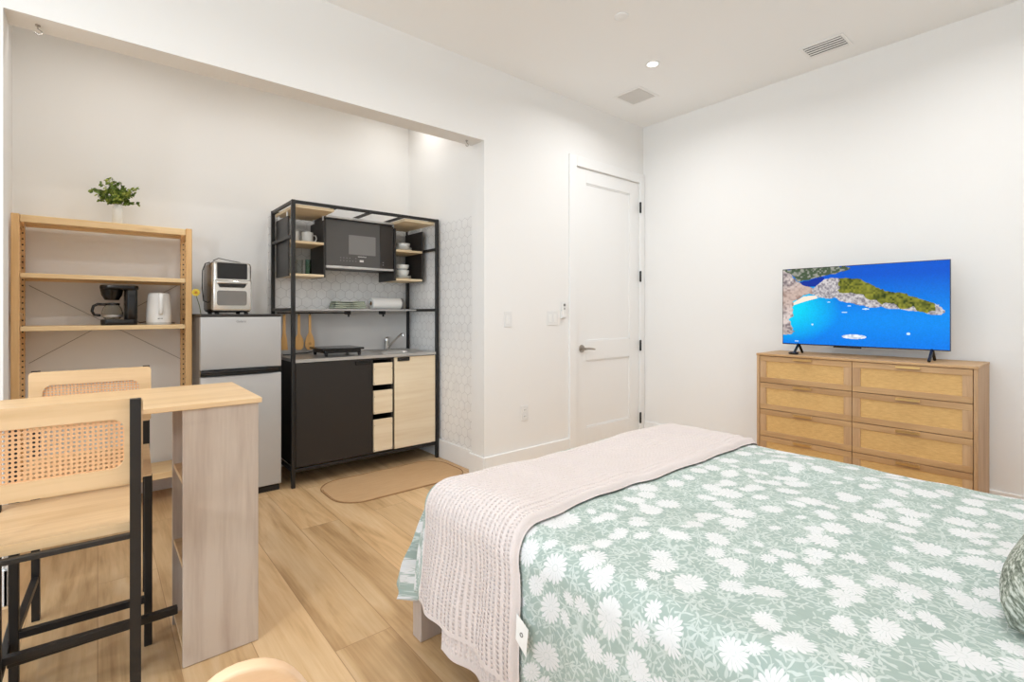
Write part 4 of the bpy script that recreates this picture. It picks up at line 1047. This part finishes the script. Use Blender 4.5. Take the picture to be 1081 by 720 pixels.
def screen():
    ys = np.linspace(VY1-.004, VY0+.004, nu+1); zz = np.linspace(VZ1-.004, VZ0+.007, nv+1)
    Yg, Zg = np.meshgrid(ys, zz, indexing='ij'); rl = np.array(root_loc(t))
    co = np.stack([np.full(Yg.shape, VX), Yg, Zg], -1).reshape(-1, 3) - rl
    idx = np.arange((nu+1)*(nv+1)).reshape(nu+1, nv+1)
    f = np.stack([idx[:-1,:-1], idx[:-1,1:], idx[1:,1:], idx[1:,:-1]], -1).reshape(-1, 4)
    me = bpy.data.meshes.new('screen'); me.from_pydata(co.tolist(), [], f.tolist())
    at = me.attributes.new('picture', 'FLOAT_COLOR', 'CORNER')
    c4 = np.concatenate([img, np.ones(img.shape[:2]+(1,))], -1).reshape(-1, 4); at.data.foreach_set('color', np.repeat(c4, 4, 0).astype(np.float32).ravel())
    k = NT('lit_screen_picture', .45, 0, (4,4,6)); k.b.inputs['Specular IOR Level'].default_value = .15; a = k.n('ShaderNodeAttribute'); a.attribute_name = 'picture'
    k.put(k.b.inputs['Emission Color'], a.outputs['Color']); k.b.inputs['Emission Strength'].default_value = TV_STRENGTH
    me.materials.append(k.m)
    o = bpy.data.objects.new('screen', me); COL.objects.link(o); o.parent = t; o['label'] = 'lit screen with sea and headland picture'
TV_STRENGTH = 1.05
screen()
for y in (VY0+.085, VY1-.105):
    bm = B()
    for x1 in (VX-.075, VX+.075): add_tube(bm, [(VX+.01, y, VZ0+.008), (x1, y, GZ+.007)], .0085, 8)
    f_ = obj('foot', bm, M_blackgloss, t)
obj('sensor_bar', box((VX-.001, 1.02, VZ0-.009), (VX+.012, 1.18, VZ0-.0003), .002, 1), M_blackgloss, t)
tag(recentre(obj('media_puck', lathe([(0, 0), (.026, 0), (.033, .006), (.031, .014), (.02, .018), (0, .018)], (VX-.06, 1.405, GZ+.0005), 24), M_blackgloss, None, True)), 'small black oval puck on the dresser beside a television foot', 'media puck')

# ------------------------------------------------------------------ camera
F_, TH, VH = 524.0, math.radians(50.15), 330.0
cam = bpy.data.cameras.new('camera'); co = bpy.data.objects.new('camera', cam); COL.objects.link(co)
cam.sensor_width = 36; cam.lens = 36*F_/1081; cam.shift_x = 0; cam.shift_y = -(360-VH)/1081; cam.clip_start = .02
co.location = (0, 0, 1.2); co.rotation_euler = (PI/2, 0, TH-PI/2)
S.camera = co

# ------------------------------------------------------------------ light
def area(name, loc, rot, sx, sy, power, col, spread=180):
    l = bpy.data.lights.new(name, 'AREA'); l.shape = 'RECTANGLE'; l.size = sx; l.size_y = sy; l.energy = power; l.color = col; l.spread = math.radians(spread)
    o = bpy.data.objects.new(name, l); COL.objects.link(o); o.location = loc; o.rotation_euler = rot; return o
area('window_daylight', ((W1[0]+W1[1])/2, RY0-.09, (W1[2]+W1[3])/2), (PI/2, 0, 0), W1[1]-W1[0], W1[3]-W1[2], 24, (.58,.80,1.0))
area('window_daylight', (RX0-.09, (W2[0]+W2[1])/2, (W2[2]+W2[3])/2), (PI/2, 0, -PI/2), W2[1]-W2[0], W2[3]-W2[2], 62, (.58,.80,1.0))
def downlight(x, y, p, col=(.97,.985,1.0), r=.05):
    l = bpy.data.lights.new('downlight', 'AREA'); l.shape = 'DISK'; l.size = r*2; l.energy = p; l.color = col; l.spread = math.radians(160)
    o = bpy.data.objects.new('downlight', l); COL.objects.link(o); o.location = (x, y, H-.012)
for x, y in ((3.084, 2.106), (1.35, 1.55), (3.084, .35), (1.6, .1), (-.3, 1.5), (-2.0, 2.0), (-2.0, .2)): downlight(x, y, 9.2)
for x, y, p in ((1.95, 3.66, 2.2), (1.05, 3.45, 2.3), (.10, 3.42, 3.2)): downlight(x, y, p, (1,.975,.945))  # first one makes the glow by the tiled corner; other two added to brighten the niche
pl = bpy.data.lights.new('room_fill_point', 'POINT'); pl.energy = 68; pl.color = (.96,.98,1.0); pl.shadow_soft_size = .16  # unseen point fill added to brighten ceiling and niche; no fixture here
plo = bpy.data.objects.new('room_fill_point', pl); COL.objects.link(plo); plo.location = (-2.2, -.3, 1.9)
w = bpy.data.worlds.new('sky'); S.world = w; w.use_nodes = True
bg = w.node_tree.nodes['Background']; sky = w.node_tree.nodes.new('ShaderNodeTexSky'); sky.sky_type = 'HOSEK_WILKIE'; sky.turbidity = 4
w.node_tree.links.new(sky.outputs[0], bg.inputs[0]); bg.inputs[1].default_value = .6

S.view_settings.view_transform = 'Standard'; S.view_settings.look = 'None'; S.view_settings.gamma = 1; S.view_settings.use_curve_mapping = False
S.view_settings.exposure = 0.12
S.cycles.max_bounces = 14; S.cycles.diffuse_bounces = 8; S.cycles.transparent_max_bounces = 12
S.cycles.use_denoising = True
S.cycles.sample_clamp_indirect = 6
